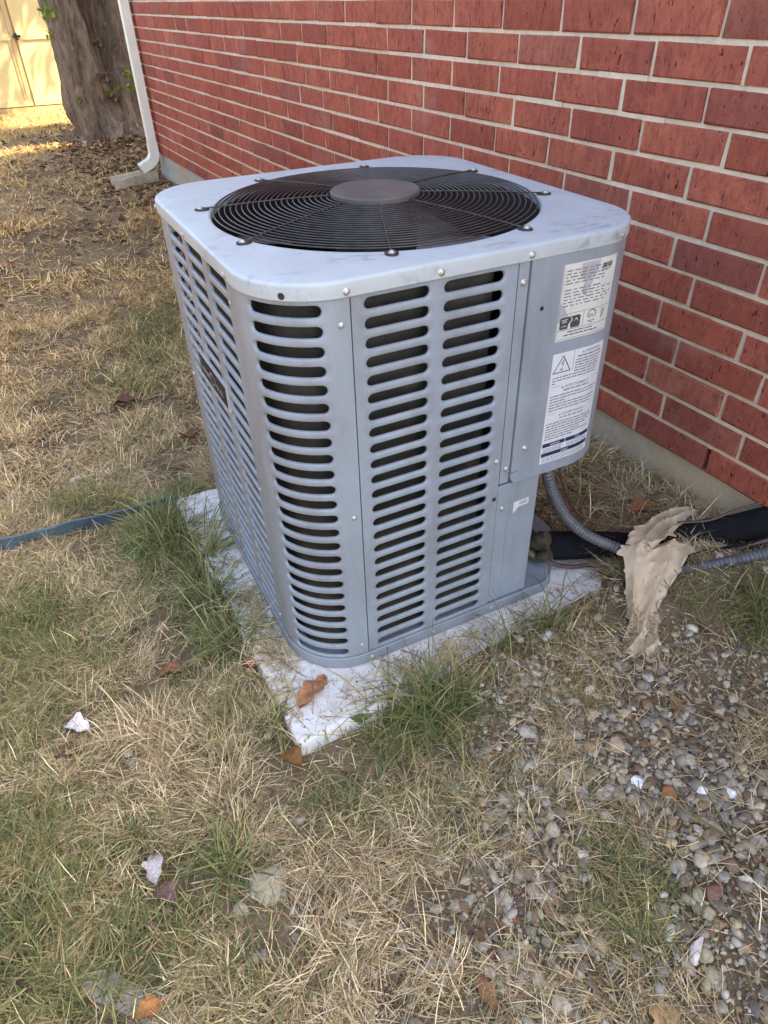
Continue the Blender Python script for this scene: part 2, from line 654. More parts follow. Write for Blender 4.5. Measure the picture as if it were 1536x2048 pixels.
def gz(x, y):
    x = np.asarray(x, float); y = np.asarray(y, float)
    dec = 1 - 0.75 * sstep(20, 90, y)
    h = -25.75 + 0.95 * sstep(2, 17, x) * (1 - sstep(30, 80, y)) + 2.15 * sstep(20, 32.5, x + y * 0.04) * dec
    h = h + 0.5 * sstep(60, 240, y) + 0.9 * sstep(240, 330, y)
    mound = np.exp(-((x - 27) ** 2 + (y - 236) ** 2) / (2 * 22.0 ** 2))
    h = h + 1.2 * mound
    near = 1 - sstep(150, 400, np.hypot(x, y))
    h = h + (fbm(x * 0.16, y * 0.16, 3) - 0.44) * 0.9 * near + (fbm(x * 0.9, y * 0.9, 5) - 0.44) * 0.30 * near
    marg = 0.35 + np.where((x > 5.5) & (y < 2), 1.9 * sstep(0.42, 0.66, fbm(x * 0.55, y * 0.3, 71)) * sstep(5.5, 9, x), 0)
    soil = sstep(4, 8, x) * (1 - sstep(-3.4, -0.9, y)) * sstep(-9, -5, y)
    h = h + 0.55 * soil
    pad = inpoly(x, y, PADC, 0.35) & (~((y < PADC[0][1] + 0.05 * x + marg) & (x > 5.5)) | (y > 0.2))
    h = np.where(pad, np.minimum(h, -25.2), h)
    far = sstep(400, 900, np.hypot(x, y))
    return h * (1 - far) + (-25.0) * far


def grid_axis(parts):
    return np.unique(np.concatenate([np.linspace(*p) for p in parts]))


gx = grid_axis([(-9000, -900, 8), (-900, -120, 20), (-120, -40, 25), (-40, 45, 190), (45, 200, 25), (200, 9000, 14)])
gy = grid_axis([(-9000, -300, 8), (-300, -40, 18), (-40, 40, 180), (40, 120, 90), (120, 400, 90), (400, 900, 14), (900, 20000, 14)])
GX, GY = np.meshgrid(gx, gy, indexing='ij')
GV = np.stack([GX, GY, gz(GX, GY)], -1).reshape(-1, 3)
nx, ny = len(gx), len(gy)
ii, jj = np.meshgrid(np.arange(nx - 1), np.arange(ny - 1), indexing='ij')
q0 = (ii * ny + jj).ravel()
GQ = np.stack([q0, q0 + ny, q0 + ny + 1, q0 + 1], 1)
ground = bigmesh("ground", GV, GQ, None, None, M_GROUND, kind="structure", smooth=True)
ground["label"] = "dry brown soil of the side yard"


# =================================================================== HOUSE
house = thing("brick_house", "red brick house wall with tan mortar on a concrete footing behind the air conditioner", "house", (WALLD, 0, -24))
BH = 2.3385; BL = 7.4549; ZF = -19.4253; JT = 0.335
S_END = 167.0; S_START = -75.0
ROWS_VIEW = 14; ROWS_ALL = 31


def wp(s, n, z):
    """wall coordinates: s along, n outwards (towards the yard), z"""
    x = WALLD * WN[0] + s * WD_[0] - n * WN[0]
    y = WALLD * WN[1] + s * WD_[1] - n * WN[1]
    return (x, y, z)


BD = 1.3           # half-depth brick body behind the face
rotw = Matrix.Rotation(WTH, 3, 'Z')


def brick_mesh(name, L, seed, H=BH - JT):
    """a brick: s along local +y, face towards local -x, slightly uneven edges"""
    r = random.Random(seed)
    j = lambda a=0.055: r.uniform(-a, a)
    hl, hh = L / 2, H / 2
    b = 0.09
    V = []
    for (n, e) in ((-BD, 0), (-b, 0), (0, b)):
        for (sy, sz) in ((-1, -1), (1, -1), (1, 1), (-1, 1)):
            V.append((-(n + (j(0.05) if n == 0 else 0)), sy * (hl - e + j()), sz * (hh - e + j())))
    Fc = [(8, 9, 10, 11)]
    for k in range(2):
        for i in range(4):
            a = k * 4 + i; c = k * 4 + (i + 1) % 4
            Fc.append((a, c, c + 4, a + 4))
    Fc = [tuple(reversed(f)) for f in Fc]
    return rawmesh(name, V, Fc, M_BRICK, 30)


BVAR = [brick_mesh("brick_piece", BL - JT, 40 + i) for i in range(8)]


def head0(row_from_top):            # row 12 = bottom course
    return 4.66 if row_from_top % 2 == 1 else -0.42


camv = np.array(CAM)
RV = np.array(R_); UV = np.array(U_); FV = np.array(F_)


def pix(p):
    d = np.asarray(p, float) - camv
    z = d @ FV
    return 768 + 1380.05 * (d @ RV) / z, 1024 - 1380.05 * (d @ UV) / z, z


def in_frame(p, m=60):
    x, y, z = pix(p)
    return z > 0 and -m < x < 1536 + m and -m < y < 2048 + m


bricks = []
for r in range(ROWS_ALL):
    rt = 12 - r
    zc = ZF + (r + 0.5) * BH
    s = head0(rt % 2) - 20 * BL
    while s < S_END:
        a, b_ = max(s + JT / 2, S_START), min(s + BL - JT / 2, S_END)
        if b_ - a > 0.6:
            bricks.append((r, a, b_, zc))
        s += BL


def brick_px(b):
    c = wp((b[1] + b[2]) / 2, 0, b[3])
    if not in_frame(c, 40):
        return 0
    p0 = pix(wp(b[1], 0, b[3])); p1 = pix(wp(b[2], 0, b[3])); p2 = pix(wp(b[1], 0, b[3] + BH))
    if min(p0[2], p1[2]) < 3: return 0
    # hidden behind the condenser?
    x, y, z = pix(c)
    if 470 < x < 1180 and y > 470: return 0
    if x < 240: return 0
    return abs(p1[0] - p0[0]) * abs(p2[1] - p0[1])


bricks.sort(key=brick_px, reverse=True)
restV = MB()
rb = random.Random(5)
for i, (r, a, b_, zc) in enumerate(bricks):
    Ls = b_ - a
    if i < 300 and brick_px((r, a, b_, zc)) > 0:
        if abs(Ls - (BL - JT)) < 0.01:
            me = BVAR[rb.randrange(8)]
        else:
            me = brick_mesh("brick_piece", Ls, i)
        inst("brick", me, house, wp((a + b_) / 2, rb.uniform(-0.05, 0.05), zc), rotw @ Matrix.Rotation(rb.uniform(-0.004, 0.004), 3, 'X'))
    else:
        e = rb.uniform(-0.04, 0.04)
        q = [wp(a, e, zc - BH / 2 + JT / 2), wp(b_, e, zc - BH / 2 + JT / 2), wp(b_, -BD, zc - BH / 2 + JT / 2), wp(a, -BD, zc - BH / 2 + JT / 2),
             wp(a, e, zc + BH / 2 - JT / 2), wp(b_, e, zc + BH / 2 - JT / 2), wp(b_, -BD, zc + BH / 2 - JT / 2), wp(a, -BD, zc + BH / 2 - JT / 2)]
        restV.add(q, [(0, 1, 2, 3), (7, 6, 5, 4), (4, 5, 1, 0), (5, 6, 2, 1), (6, 7, 3, 2), (7, 4, 0, 3)])
o = mesh("far_bricks", restV.v, restV.f, M_BRICK, house)
o["kind"] = "stuff"

# mortar: bed joints as long strips, head joints as short ones; one weep hole is left open
mort = MB()


def wallbox(mb, a, b_, n0, n1, z0, z1):
    q = [wp(a, n1, z0), wp(b_, n1, z0), wp(b_, n0, z0), wp(a, n0, z0), wp(a, n1, z1), wp(b_, n1, z1), wp(b_, n0, z1), wp(a, n0, z1)]
    mb.add(q, [(0, 1, 2, 3), (7, 6, 5, 4), (4, 5, 1, 0), (5, 6, 2, 1), (6, 7, 3, 2), (7, 4, 0, 3)])


rm = random.Random(3)
for r in range(1, ROWS_ALL + 1):
    z = ZF + r * BH
    s = S_START
    while s < S_END:
        e = min(s + rm.uniform(4, 9), S_END)
        wallbox(mort, s, e, -0.9, -0.15 + rm.uniform(-0.05, 0.05), z - JT / 2 - 0.05 + rm.uniform(-.02, .02), z + JT / 2 + 0.05 + rm.uniform(-.02, .02))
        s = e
for (r, a, b_, zc) in bricks:
    rt = 12 - r
    if r == 0 and abs(b_ - (head0(0) - JT / 2)) < 0.2:
        continue                                            # open weep hole
    if b_ < S_END - 0.5:
        wallbox(mort, b_ - 0.06, b_ + JT + 0.06, -0.9, -0.16 + rm.uniform(-0.05, 0.05), zc - BH / 2 + JT / 2 - 0.05, zc + BH / 2 - JT / 2 + 0.05)
mesh("mortar", mort.v, mort.f, M_MORTAR, house)
core = MB()
wallbox(core, S_START, S_END - 0.2, -6, -1.25, ZF + 0.02, ZF + ROWS_ALL * BH)
mesh("wall_core", core.v, core.f, M_BLACK, house)

# footing: uneven concrete face
fv = []; ff = []
ss = np.concatenate([np.linspace(S_START, -12, 20), np.linspace(-11, 25, 70), np.linspace(26, S_END + 0.6, 60)])
zz = np.linspace(-30, ZF - 0.06, 18)
for i, s in enumerate(ss):
    for z in zz:
        nn = -0.35 + 0.35 * (fbm(s * 0.45, z * 0.7, 9) - 0.45) + 0.5 * sstep(-22.0, -24.5, z) * fbm(s * .3, 1.5, 4)
        fv.append(wp(s, float(nn), z))
    fv.append(wp(s, -3.0, ZF - 0.06))
m_ = len(zz) + 1
for i in range(len(ss) - 1):
    for k in range(m_ - 1):
        ff.append((i * m_ + k, i * m_ + k + 1, (i + 1) * m_ + k + 1, (i + 1) * m_ + k))
n0_ = len(fv)
for z in (-30, ZF - 0.06):
    fv.append(wp(S_END + 0.6, -3, z)); fv.append(wp(S_END + 0.6, -160, z))
ff.append((len(ss) * m_ - m_, n0_, n0_ + 2, len(ss) * m_ - 2))
ff.append((n0_, n0_ + 1, n0_ + 3, n0_ + 2))
mesh("footing", fv, ff, M_SLAB, house, 60)

# gable end past the corner, eave and roof (above the frame, they shade the side yard)
TOPZ = ZF + ROWS_ALL * BH
g = MB()
q = [wp(S_END - 0.3, -1.3, ZF), wp(S_END - 0.3, -200, ZF), wp(S_END - 0.3, -200, TOPZ), wp(S_END - 0.3, -1.3, TOPZ),
     wp(S_START, -1.3, ZF), wp(S_START, -200, ZF), wp(S_START, -200, TOPZ), wp(S_START, -1.3, TOPZ)]
g.add(q, [(0, 1, 2, 3), (7, 6, 5, 4)])
mesh("end_wall", g.v, g.f, M_BRICK, house)
sf = MB()
wallbox(sf, S_START - 6, S_END + 8, -2, 7, TOPZ - 0.3, TOPZ + 0.2)
mesh("soffit", sf.v, sf.f, M_SOFFIT, house)
fa = MB()
wallbox(fa, S_START - 6, S_END + 8, 7, 7.6, TOPZ - 0.8, TOPZ + 4.2)
mesh("fascia", fa.v, fa.f, M_SOFFIT, house)
rv = [wp(S_START - 8, 8.5, TOPZ + 4.0), wp(S_END + 10, 8.5, TOPZ + 4.0), wp(S_END + 10, -110, TOPZ + 38), wp(S_START - 8, -110, TOPZ + 38),
      wp(S_END + 10, -230, TOPZ + 4), wp(S_START - 8, -230, TOPZ + 4)]
rv += [(a, b, c + 0.9) for a, b, c in rv]
mesh("roof", rv, [(0, 1, 2, 3), (3, 2, 4, 5), (9, 8, 7, 6), (11, 10, 8, 9), (0, 6, 7, 1), (1, 7, 8, 2), (2, 8, 10, 4), (4, 10, 11, 5), (5, 11, 9, 3), (3, 9, 6, 0)], M_ROOF, house)

# =================================================================== DOWNSPOUT
sp = thing("downspout", "white metal downspout at the far corner of the brick wall", "downspout", wp(164, 2, -25))
SS = 164.2


def rect_tube(path, hw, hd, wax, corr=0.0):
    """path points with a local depth axis; wax = width axis (unit, constant)"""
    path = np.array(path, float); V = []; Fc = []
    wax = np.array(wax, float)
    prof = []
    for (a, b) in ((-1, -1), (-.33, -1 + corr), (.33, -1 + corr), (1, -1), (1, 1), (.33, 1 - corr), (-.33, 1 - corr), (-1, 1)):
        prof.append((a * hw, b * hd))
    n = len(path)
    for i in range(n):
        t = path[min(i + 1, n - 1)] - path[max(i - 1, 0)]; t /= np.linalg.norm(t)
        d = np.cross(t, wax); d /= np.linalg.norm(d)
        for a, b in prof:
            V.append(path[i] + wax * a + d * b)
    k = len(prof)
    for i in range(n - 1):
        for j in range(k):
            Fc.append((i * k + j, i * k + (j + 1) % k, (i + 1) * k + (j + 1) % k, (i + 1) * k + j))
    return V, Fc


path = [wp(SS, 1.6, TOPZ + 1), wp(SS, 1.6, -8)]
v, f = rect_tube([path[0], path[1], wp(SS, 1.6, -17.5)], 1.15, 0.9, (WD_[0], WD_[1], 0), 0.12)
pipe = mesh("pipe", v, f, M_WHITEPVC, sp)
el = [wp(SS, 1.6, -17.0)]
for a in np.linspace(0, 1.15, 7):
    el.append(wp(SS, 1.6 + 2.8 * (1 - math.cos(a)), -18.6 - 2.8 * math.sin(a)))
el.append(wp(SS, 1.6 + 2.8 * (1 - math.cos(1.15)) + 2.4 * math.sin(1.15), -18.6 - 2.8 * math.sin(1.15) - 2.4 * math.cos(1.15)))
v, f = rect_tube(el, 1.28, 1.02, (WD_[0], WD_[1], 0), 0.12)
elbow = mesh("elbow", v, f, M_WHITEPVC, sp)
for z in (20.0, 45.0):
    b = MB(); wallbox(b, SS - 1.7, SS + 1.7, 0.02, 2.62, z - 0.45, z + 0.45)
    mesh("strap", b.v, b.f, M_WHITEPVC, sp)

# splash block: tapering trough with rounded open end
v = []; f = []
sec = [(-1, 1.0), (-.78, 1.0), (-.62, .35), (.62, .35), (.78, 1.0), (1, 1.0), (1, 0), (-1, 0)]
L_ = 11.0
bx0, by0 = wp(163.2, 2.2, 0)[:2]
for i, t in enumerate(np.linspace(0, 1, 9)):
    hw = 2.3 + 1.0 * t
    if i == 8: hw *= 0.8
    for a, h in sec:
        zt_ = float(gz(bx0 - t * L_, by0 - t * 1.5)) + 0.75
        v.append((bx0 - t * L_, by0 - 1.5 * t + a * hw, zt_ + (h * (1.9 - 0.5 * t) if h > 0 else -0.5)))
k = len(sec)
for i in range(8):
    for j in range(k):
        f.append((i * k + j, i * k + (j + 1) % k, (i + 1) * k + (j + 1) % k, (i + 1) * k + j))
f.append(tuple(range(k))[::-1]); f.append(tuple(8 * k + j for j in range(k)))
spb = mesh("splash_block", v, f, M_SPLASH, None, 40, at=(bx0 - 5, by0, -25.5))
tag(spb, "tan concrete splash block under the white downspout elbow", "splash block")

# =================================================================== SHED
shed = thing("garden_shed", "cream painted shed with panelled double doors beyond the tree", "shed", (20, 322, -24))
SY = 322.0
b = MB(); b.box(-60, 95, SY, SY + 90, -25.5, 52)
mesh("wall", b.v, b.f, M_SHED, shed)
b = MB(); b.box(-60.3, 95.3, SY - 0.9, SY, -24.6, -22.6)
mesh("sill_board", b.v, b.f, M_SHEDT, shed)
for k, (x0, x1) in enumerate(((-10.3, 10.6), (11.3, 32.2))):
    b = MB(); b.box(x0, x1, SY - 0.5, SY, -22.2, 40)
    leaf = mesh("door_leaf", b.v, b.f, M_SHED, shed)
    for (a0, a1, c0, c1) in ((x0, x0 + 1.6, -22.2, 40), (x1 - 1.6, x1, -22.2, 40)):
        b = MB(); b.box(a0, a1, SY - 1.1, SY - 0.5, c0, c1)
        mesh("stile", b.v, b.f, M_SHEDT if k == 0 else M_SHED, leaf)
    for (c0, c1) in ((-22.2, -20.4), (-0.4, 1.6), (38, 40)):
        b = MB(); b.box(x0 + 1.6, x1 - 1.6, SY - 1.05, SY - 0.5, c0, c1)
        mesh("rail", b.v, b.f, M_SHED, leaf)
b = MB(); b.box(8.0, 10.6 - 1.7, SY - 0.9, SY - 0.5, -20.4, -0.4); b.box(8.0, 8.9, SY - 0.9, SY - 0.5, 1.6, 38)
mesh("brace_board", b.v, b.f, M_SHEDT, shed)
b = MB(); b.box(10.0, 12.8, SY - 1.9, SY - 1.1, 0.4, 1.2); b.box(10.9, 11.6, SY - 2.2, SY - 1.1, -0.4, 1.9)
mesh("latch", b.v, b.f, M_BLACK, shed)
for x in (-40, 60, 80):
    b = MB(); b.box(x, x + 2, SY - 0.6, SY, -22.6, 52); mesh("batten", b.v, b.f, M_SHEDT, shed)
rv = [(-66, SY - 8, 51), (101, SY - 8, 51), (101, SY + 45, 76), (-66, SY + 45, 76), (101, SY + 98, 51), (-66, SY + 98, 51)]
rv += [(a, c, d + 1.0) for a, c, d in rv]
mesh("roof", rv, [(3, 2, 1, 0), (5, 4, 2, 3), (6, 7, 8, 9), (9, 8, 10, 11), (0, 1, 7, 6), (1, 2, 8, 7), (2, 4, 10, 8), (4, 5, 11, 10), (5, 3, 9, 11), (3, 0, 6, 9)], M_ROOF, shed)

# =================================================================== ADDED FENCE (unseen, keeps horizon sky light off the unit's sides)
M_WOOD = plain("weathered_cedar", (0.17, 0.125, 0.085), 0.85, 0, 0.35, 5)
fen = thing("added_sky_block_fence", "unseen wooden fence added along the far side of the yard to block horizon light", "fence", (-78, 60, -26))
FB = rawmesh("board", *box(-0.3, 0.3, -2.1, 2.1, 0, 56), M_WOOD)
for k in range(96):
    inst("board", FB, fen, (-78 + 0.25 * (k % 2), -130 + 4.32 * k, -26 + 0.6 * (k * 7 % 3) / 3))
for z in (-20, 0, 22):
    b = MB(); b.box(-79.6, -78.4, -132, 283, z, z + 2.6); mesh("rail", b.v, b.f, M_WOOD, fen)

# =================================================================== TREE
tree = thing("shade_tree", "thick multi-stemmed brown tree trunk standing by the corner of the house", "tree", (26, 236, -25))


def stem_mesh(pts, rads, seed, sides=44):
    p = spline(pts, 22); r = np.interp(np.linspace(0, 1, len(p)), np.linspace(0, 1, len(rads)), rads)
    v, f = tube(p, r, sides)
    v = np.array(v)
    c = np.repeat(p, sides, 0)
    ang = np.tile(np.arange(sides) * 2 * PI / sides, len(p))
    h = np.repeat(np.arange(len(p)) * 0.13, sides)
    k = 0.80 + 0.40 * vnoise(np.cos(ang) * 2 + 9, np.sin(ang) * 2 + h * 0.5, seed) + 0.12 * np.sin(ang * 5 + seed) + 0.16 * (np.abs(2 * vnoise(np.cos(ang) * 5 + 30 + seed, np.sin(ang) * 5 + h * 0.55, seed + 3) - 1) - 0.5) + 0.08 * (vnoise(np.cos(ang) * 11 + 50, np.sin(ang) * 11 + h * 2.2, seed + 5) - 0.5)
    return c + (v - c) * k[:, None], f


stems = [
    ([(25.5, 234, -28), (22.5, 234, -20), (21.0, 233, -8), (20.5, 232, 4), (19.5, 231, 16), (14, 228, 60), (8, 222, 100)], [9.5, 6.6, 5.5, 5.0, 4.7, 3.8, 2.2], 1),
    ([(28, 237, -28), (28, 238, -18), (29, 240, -4), (30, 242, 12), (33, 246, 60), (36, 250, 105)], [9.5, 6.8, 5.0, 4.5, 3.6, 2.0], 2),
    ([(31, 236, -28), (32.5, 236, -18), (34.0, 237, -4), (36, 238, 12), (44, 240, 55), (52, 240, 95)], [8.0, 6.0, 4.6, 4.2, 3.4, 2.0], 3),
    ([(27, 231, -28), (27, 232, -21), (26.5, 234, -12), (26.0, 236, 0), (25.5, 238, 14)], [6.5, 4.6, 3.2, 2.6, 2.2], 4),
]
tv = MB()
for pts, rads, sd_ in stems:
    v, f = stem_mesh(pts, rads, sd_); tv.add(v, f)
for a in np.linspace(0.4, 2 * PI, 8):
    r0 = 6
    v, f = stem_mesh([(27 + r0 * math.cos(a), 235.5 + r0 * math.sin(a), -21), (27 + 10 * math.cos(a), 235.5 + 10 * math.sin(a), -23.6), (27 + 16 * math.cos(a), 235.5 + 16 * math.sin(a), -25.6)], [3.2, 2.4, 0.9], int(a * 10), 16)
    tv.add(v, f)
mesh("trunk", tv.v, tv.f, M_BARK, tree, 180)


def leafcloud(name, centers, radii, n, size, cols, parent, mat, seed=0):
    r = np.random.RandomState(seed)
    idx = r.randint(0, len(centers), n)
    c = np.array(centers)[idx]; R = np.array(radii)[idx]
    d = r.normal(size=(n, 3)); d /= np.linalg.norm(d, axis=1)[:, None]
    p = c + d * (R * r.rand(n) ** 0.45)[:, None] * np.array([1, 1, 0.75])
    a = r.normal(size=(n, 3)); a /= np.linalg.norm(a, axis=1)[:, None]
    b = np.cross(a, r.normal(size=(n, 3))); b /= np.linalg.norm(b, axis=1)[:, None]
    s = size * (0.6 + 0.8 * r.rand(n))[:, None]
    V = np.stack([p - a * s, p + b * s * 0.45, p + a * s, p - b * s * 0.45], 1).reshape(-1, 3)
    Q = np.arange(4 * n).reshape(n, 4)
    C = np.array(cols)[r.randint(0, len(cols), n)] * (0.7 + 0.6 * r.rand(n))[:, None]
    return bigmesh(name, V, Q, None, np.repeat(C, 4, 0), mat, parent=parent)


cr = np.random.RandomState(4)
cents = [(38 + cr.normal() * 22, 268 + cr.normal() * 24, 125 + cr.normal() * 16) for _ in range(60)]
cents += [(46 + cr.normal() * 7, 222 + cr.normal() * 6, 36 + abs(cr.normal()) * 8) for _ in range(22)]  # unseen leaf clumps added in the sun's path to shade the trunk
cents += [(62 + cr.normal() * 6, 206 + cr.normal() * 6, 40 + abs(cr.normal()) * 6) for _ in range(14)]  # more added clumps, keeping sun off the trunk base
leafcloud("crown_and_shade_clumps", cents, [24] * 60 + [9] * 36, 27000, 3.0, [(0.05, 0.09, 0.02), (0.07, 0.12, 0.03), (0.10, 0.14, 0.03)], tree, M_GRASS, 2)
for (cx_, cy_, cz_, rr, nn) in ((16.2, 229, 9, 3.2, 60), (15.5, 229, 4, 2.0, 20), (34.5, 229.5, -7, 2.0, 26), (34.5, 230, -10.5, 1.6, 18), (28, 229, -11.5, 1.2, 12), (30.5, 229, -10, 1.0, 10), (19.0, 227, -12.5, 1.4, 12), (19.8, 228, -18, 1.6, 14)):
    leafcloud("sprout", [(cx_, cy_, cz_)], [rr], nn, 0.85, [(0.17, 0.24, 0.04), (0.24, 0.28, 0.05)], tree, M_GRASS, int(cx_ * 7 + nn))
for k_, (q_, r_) in enumerate((((27.5, 229, -7.5), 2.2), ((28.8, 229.5, -13), 2.0), ((28, 229, 1), 1.6))):
    leafcloud("dead_sprig", [q_], [r_], 26, 0.8, [(0.20, 0.12, 0.07), (0.13, 0.08, 0.05)], tree, M_LITTER, 8)

# =================================================================== PAD
pv = []; pf = []
def rounded_poly(poly, r, n=6):
    out = []
    m = len(poly)
    for i in range(m):
        p0, p1, p2 = poly[i - 1], poly[i], poly[(i + 1) % m]
        a = (p0 - p1) / np.linalg.norm(p0 - p1); c = (p2 - p1) / np.linalg.norm(p2 - p1)
        for t in np.linspace(0, 1, n):
            out.append((1 - t) ** 2 * (p1 + a * r) + 2 * t * (1 - t) * p1 + t * t * (p1 + c * r))
        nseg = 14
        nxt = poly[(i + 1) % m]
        e = p1 + c * r; e2 = nxt - c * r
        for t in np.linspace(0, 1, nseg + 2)[1:-1]:
            out.append(e + (e2 - e) * t)
    return np.array(out)


pl = rounded_poly(PADC, 0.5)
cen = pl.mean(0)
rings = [(1.0, 0.0, -26.4), (1.0, 0.0, PADZ - 0.28), (1.0, -0.06, PADZ - 0.12), (1.0, -0.2, PADZ - 0.02), (1.0, -0.38, PADZ), (0.8, 0, PADZ)]
npl = len(pl)
for sc, off, z in rings:
    for i, p in enumerate(pl):
        d = (p - cen); d /= np.linalg.norm(d)
        q = cen + (p - cen) * sc + d * off
        wob = 0.12 * (vnoise(p[0] * 0.9, p[1] * 0.9, 2) - 0.5) if z < PADZ - 0.05 else 0.02
        pv.append((q[0] + d[0] * wob, q[1] + d[1] * wob, z))
for k in range(len(rings) - 1):
    for i in range(npl):
        pf.append((k * npl + i, k * npl + (i + 1) % npl, (k + 1) * npl + (i + 1) % npl, (k + 1) * npl + i))
pf.append(tuple((len(rings) - 1) * npl + i for i in range(npl)))
pad = mesh("equipment_pad", pv, pf, M_PAD, None, 50, at=(11, 11, PADZ))
tag(pad, "weathered white concrete pad under the air conditioner", "concrete pad")

# =================================================================== CONDENSER
W, D, RC = 22.9, 23.9, 4.0
ZT = 0.62; ZTOP = ZT + 0.75; ZS = -23.5; ZB = -24.42
ac = thing("air_conditioner", "grey louvred air conditioner condenser with a round black fan grille on top", "air conditioner", (11, 11, ZB))
AL = RC * PI / 2
# perimeter parameter s: 0..4 arc end; right face s in [RC, W-RC]; arcs between
SEG = [("r", RC, W - RC)]


def body(s, z, n=0.0):
    """s runs along the service face (+x), round its right corner, and backwards round the near corner to the left face"""
    if s < RC:
        u = RC - s
        if u <= AL:
            a = u / RC
            nx_, ny_ = -math.sin(a), -math.cos(a)
            return (RC + (RC + n) * nx_, RC + (RC + n) * ny_, z)
        u -= AL
        if u <= D - 2 * RC:
            return (-n, RC + u, z)
        u -= D - 2 * RC
        a = u / RC
        nx_, ny_ = -math.cos(a), math.sin(a)
        return (RC + (RC + n) * nx_, D - RC + (RC + n) * ny_, z)
    if s <= W - RC:
        return (s, -n, z)
    u = s - (W - RC)
    if u <= AL:
        a = u / RC
        return (W - RC + (RC + n) * math.sin(a), RC - (RC + n) * math.cos(a), z)
    u -= AL
    if u <= D - 2 * RC:
        return (W + n, RC + u, z)
    u -= D - 2 * RC
    if u <= AL:
        a = u / RC
        return (W - RC + (RC + n) * math.cos(a), D - RC + (RC + n) * math.sin(a), z)
    u -= AL
    return (W - RC - u, D + n, z)


def s_left(y):          # left face y -> s
    return RC - AL - (y - RC)


NSL = 24
ZC = [-(i) for i in range(NSL)]


def panel(name, s0, s1, z0, z1, cols, nst=2, n0=0.0, zcs=ZC, hh=0.375, fl=0.0):
    """sheet with rows of rolled-edge slots; built in (s,z), mapped on the body"""
    vid = {}; V = []; Fc = []

    def vert(s, z, n=0.0):
        k = (round(s, 4), round(z, 4), round(n, 4))
        if k not in vid:
            vid[k] = len(V); V.append(body(s, z, n + n0))
        return vid[k]
    zb = [zcs[0] + 0.5] + [z - 0.5 for z in zcs]
    zlev = sorted(set([z1] + zb + [z0]), reverse=True)
    cells = [(a - 0.30, b + 0.30, a, b) for a, b in cols]
    xs = [s0]
    solid = []
    cur = s0
    for (ca, cb, a, b) in cells:
        solid.append((cur, ca)); cur = cb
    solid.append((cur, s1))

    def quadstrip(a, b, zhi, zlo):
        n = max(1, int(abs(b - a) / 0.5)) if (a < RC or b > W - RC) else 1
        for k in range(n):
            u0 = a + (b - a) * k / n; u1 = a + (b - a) * (k + 1) / n
            Fc.append((vert(u0, zhi), vert(u0, zlo), vert(u1, zlo), vert(u1, zhi)))
    for (a, b) in solid:
        if b - a > 1e-4:
            for hi, lo in zip(zlev[:-1], zlev[1:]):
                quadstrip(a, b, hi, lo)
    for (ca, cb, a, b) in cells:
        # straight stations along the slot
        st = [a + hh + (b - a - 2 * hh) * k / nst for k in range(nst + 1)]
        for zc in zcs:
            hi, lo = zc + 0.5, zc - 0.5
            outer = []; hole = []
            for s in st: outer.append((s, hi)); hole.append((s, zc + hh, 0))
            side = [(cb, hi), (cb, zc + 0.3), (cb, zc), (cb, zc - 0.3), (cb, lo)]
            for k, q in enumerate(side):
                w = PI / 2 - PI * (k + 1) / 6
                outer.append(q); hole.append((b - hh + hh * math.cos(w), zc + hh * math.sin(w), 0))
            for s in reversed(st): outer.append((s, lo)); hole.append((s, zc - hh, 0))
            side = [(ca, lo), (ca, zc - 0.3), (ca, zc), (ca, zc + 0.3), (ca, hi)]
            for k, q in enumerate(side):
                w = -PI / 2 - PI * (k + 1) / 6
                outer.append(q); hole.append((a + hh + hh * math.cos(w), zc + hh * math.sin(w), 0))
            m = len(outer)
            io = [vert(*q) for q in outer]
            loops = [[vert(q[0], q[1]) for q in hole]]
            mid = (a + b) / 2
            for sh, nn in ((0.045, -0.02), (0.08, -0.07), (0.09, -0.13), (0.09, -0.17)):
                lp = []
                for (s, z, _) in hole:
                    kz = (hh - sh) / hh
                    if s > b - hh: ns = b - hh + (s - (b - hh)) * kz
                    elif s < a + hh: ns = a + hh + (s - (a + hh)) * kz
                    else: ns = s
                    lp.append(vert(ns, zc + (z - zc) * kz, nn))
                loops.append(lp)
            for i in range(m):
                j = (i + 1) % m
                Fc.append((io[i], loops[0][i], loops[0][j], io[j]) if True else None)
                for l0, l1 in zip(loops[:-1], loops[1:]):
                    Fc.append((l0[i], l1[i], l1[j], l0[j]))
        for hi, lo in ((z1, zb[0]), (zb[-1], z0)):
            if hi - lo > 1e-4:
                # margins above and below the slots share the cell boundary stations
                edge = [ca] + st + [cb]
                for u0, u1 in zip(edge[:-1], edge[1:]):
                    Fc.append((vert(u0, hi), vert(u0, lo), vert(u1, lo), vert(u1, hi)))
    # folded flanges at both side edges
    for s, ds in ((s0, 0), (s1, 0)):
        for hi, lo in zip(zlev[:-1], zlev[1:]):
            Fc.append((vert(s, hi), vert(s, lo), vert(s, lo, -0.3), vert(s, hi, -0.3)))
    o = mesh(name, V, Fc, MP, ac, 35)
    return o


def finish_normals(o):
    bm = bmesh.new(); bm.from_mesh(o.data)
    bmesh.ops.recalc_face_normals(bm, faces=bm.faces)
    bm.to_mesh(o.data); bm.free()


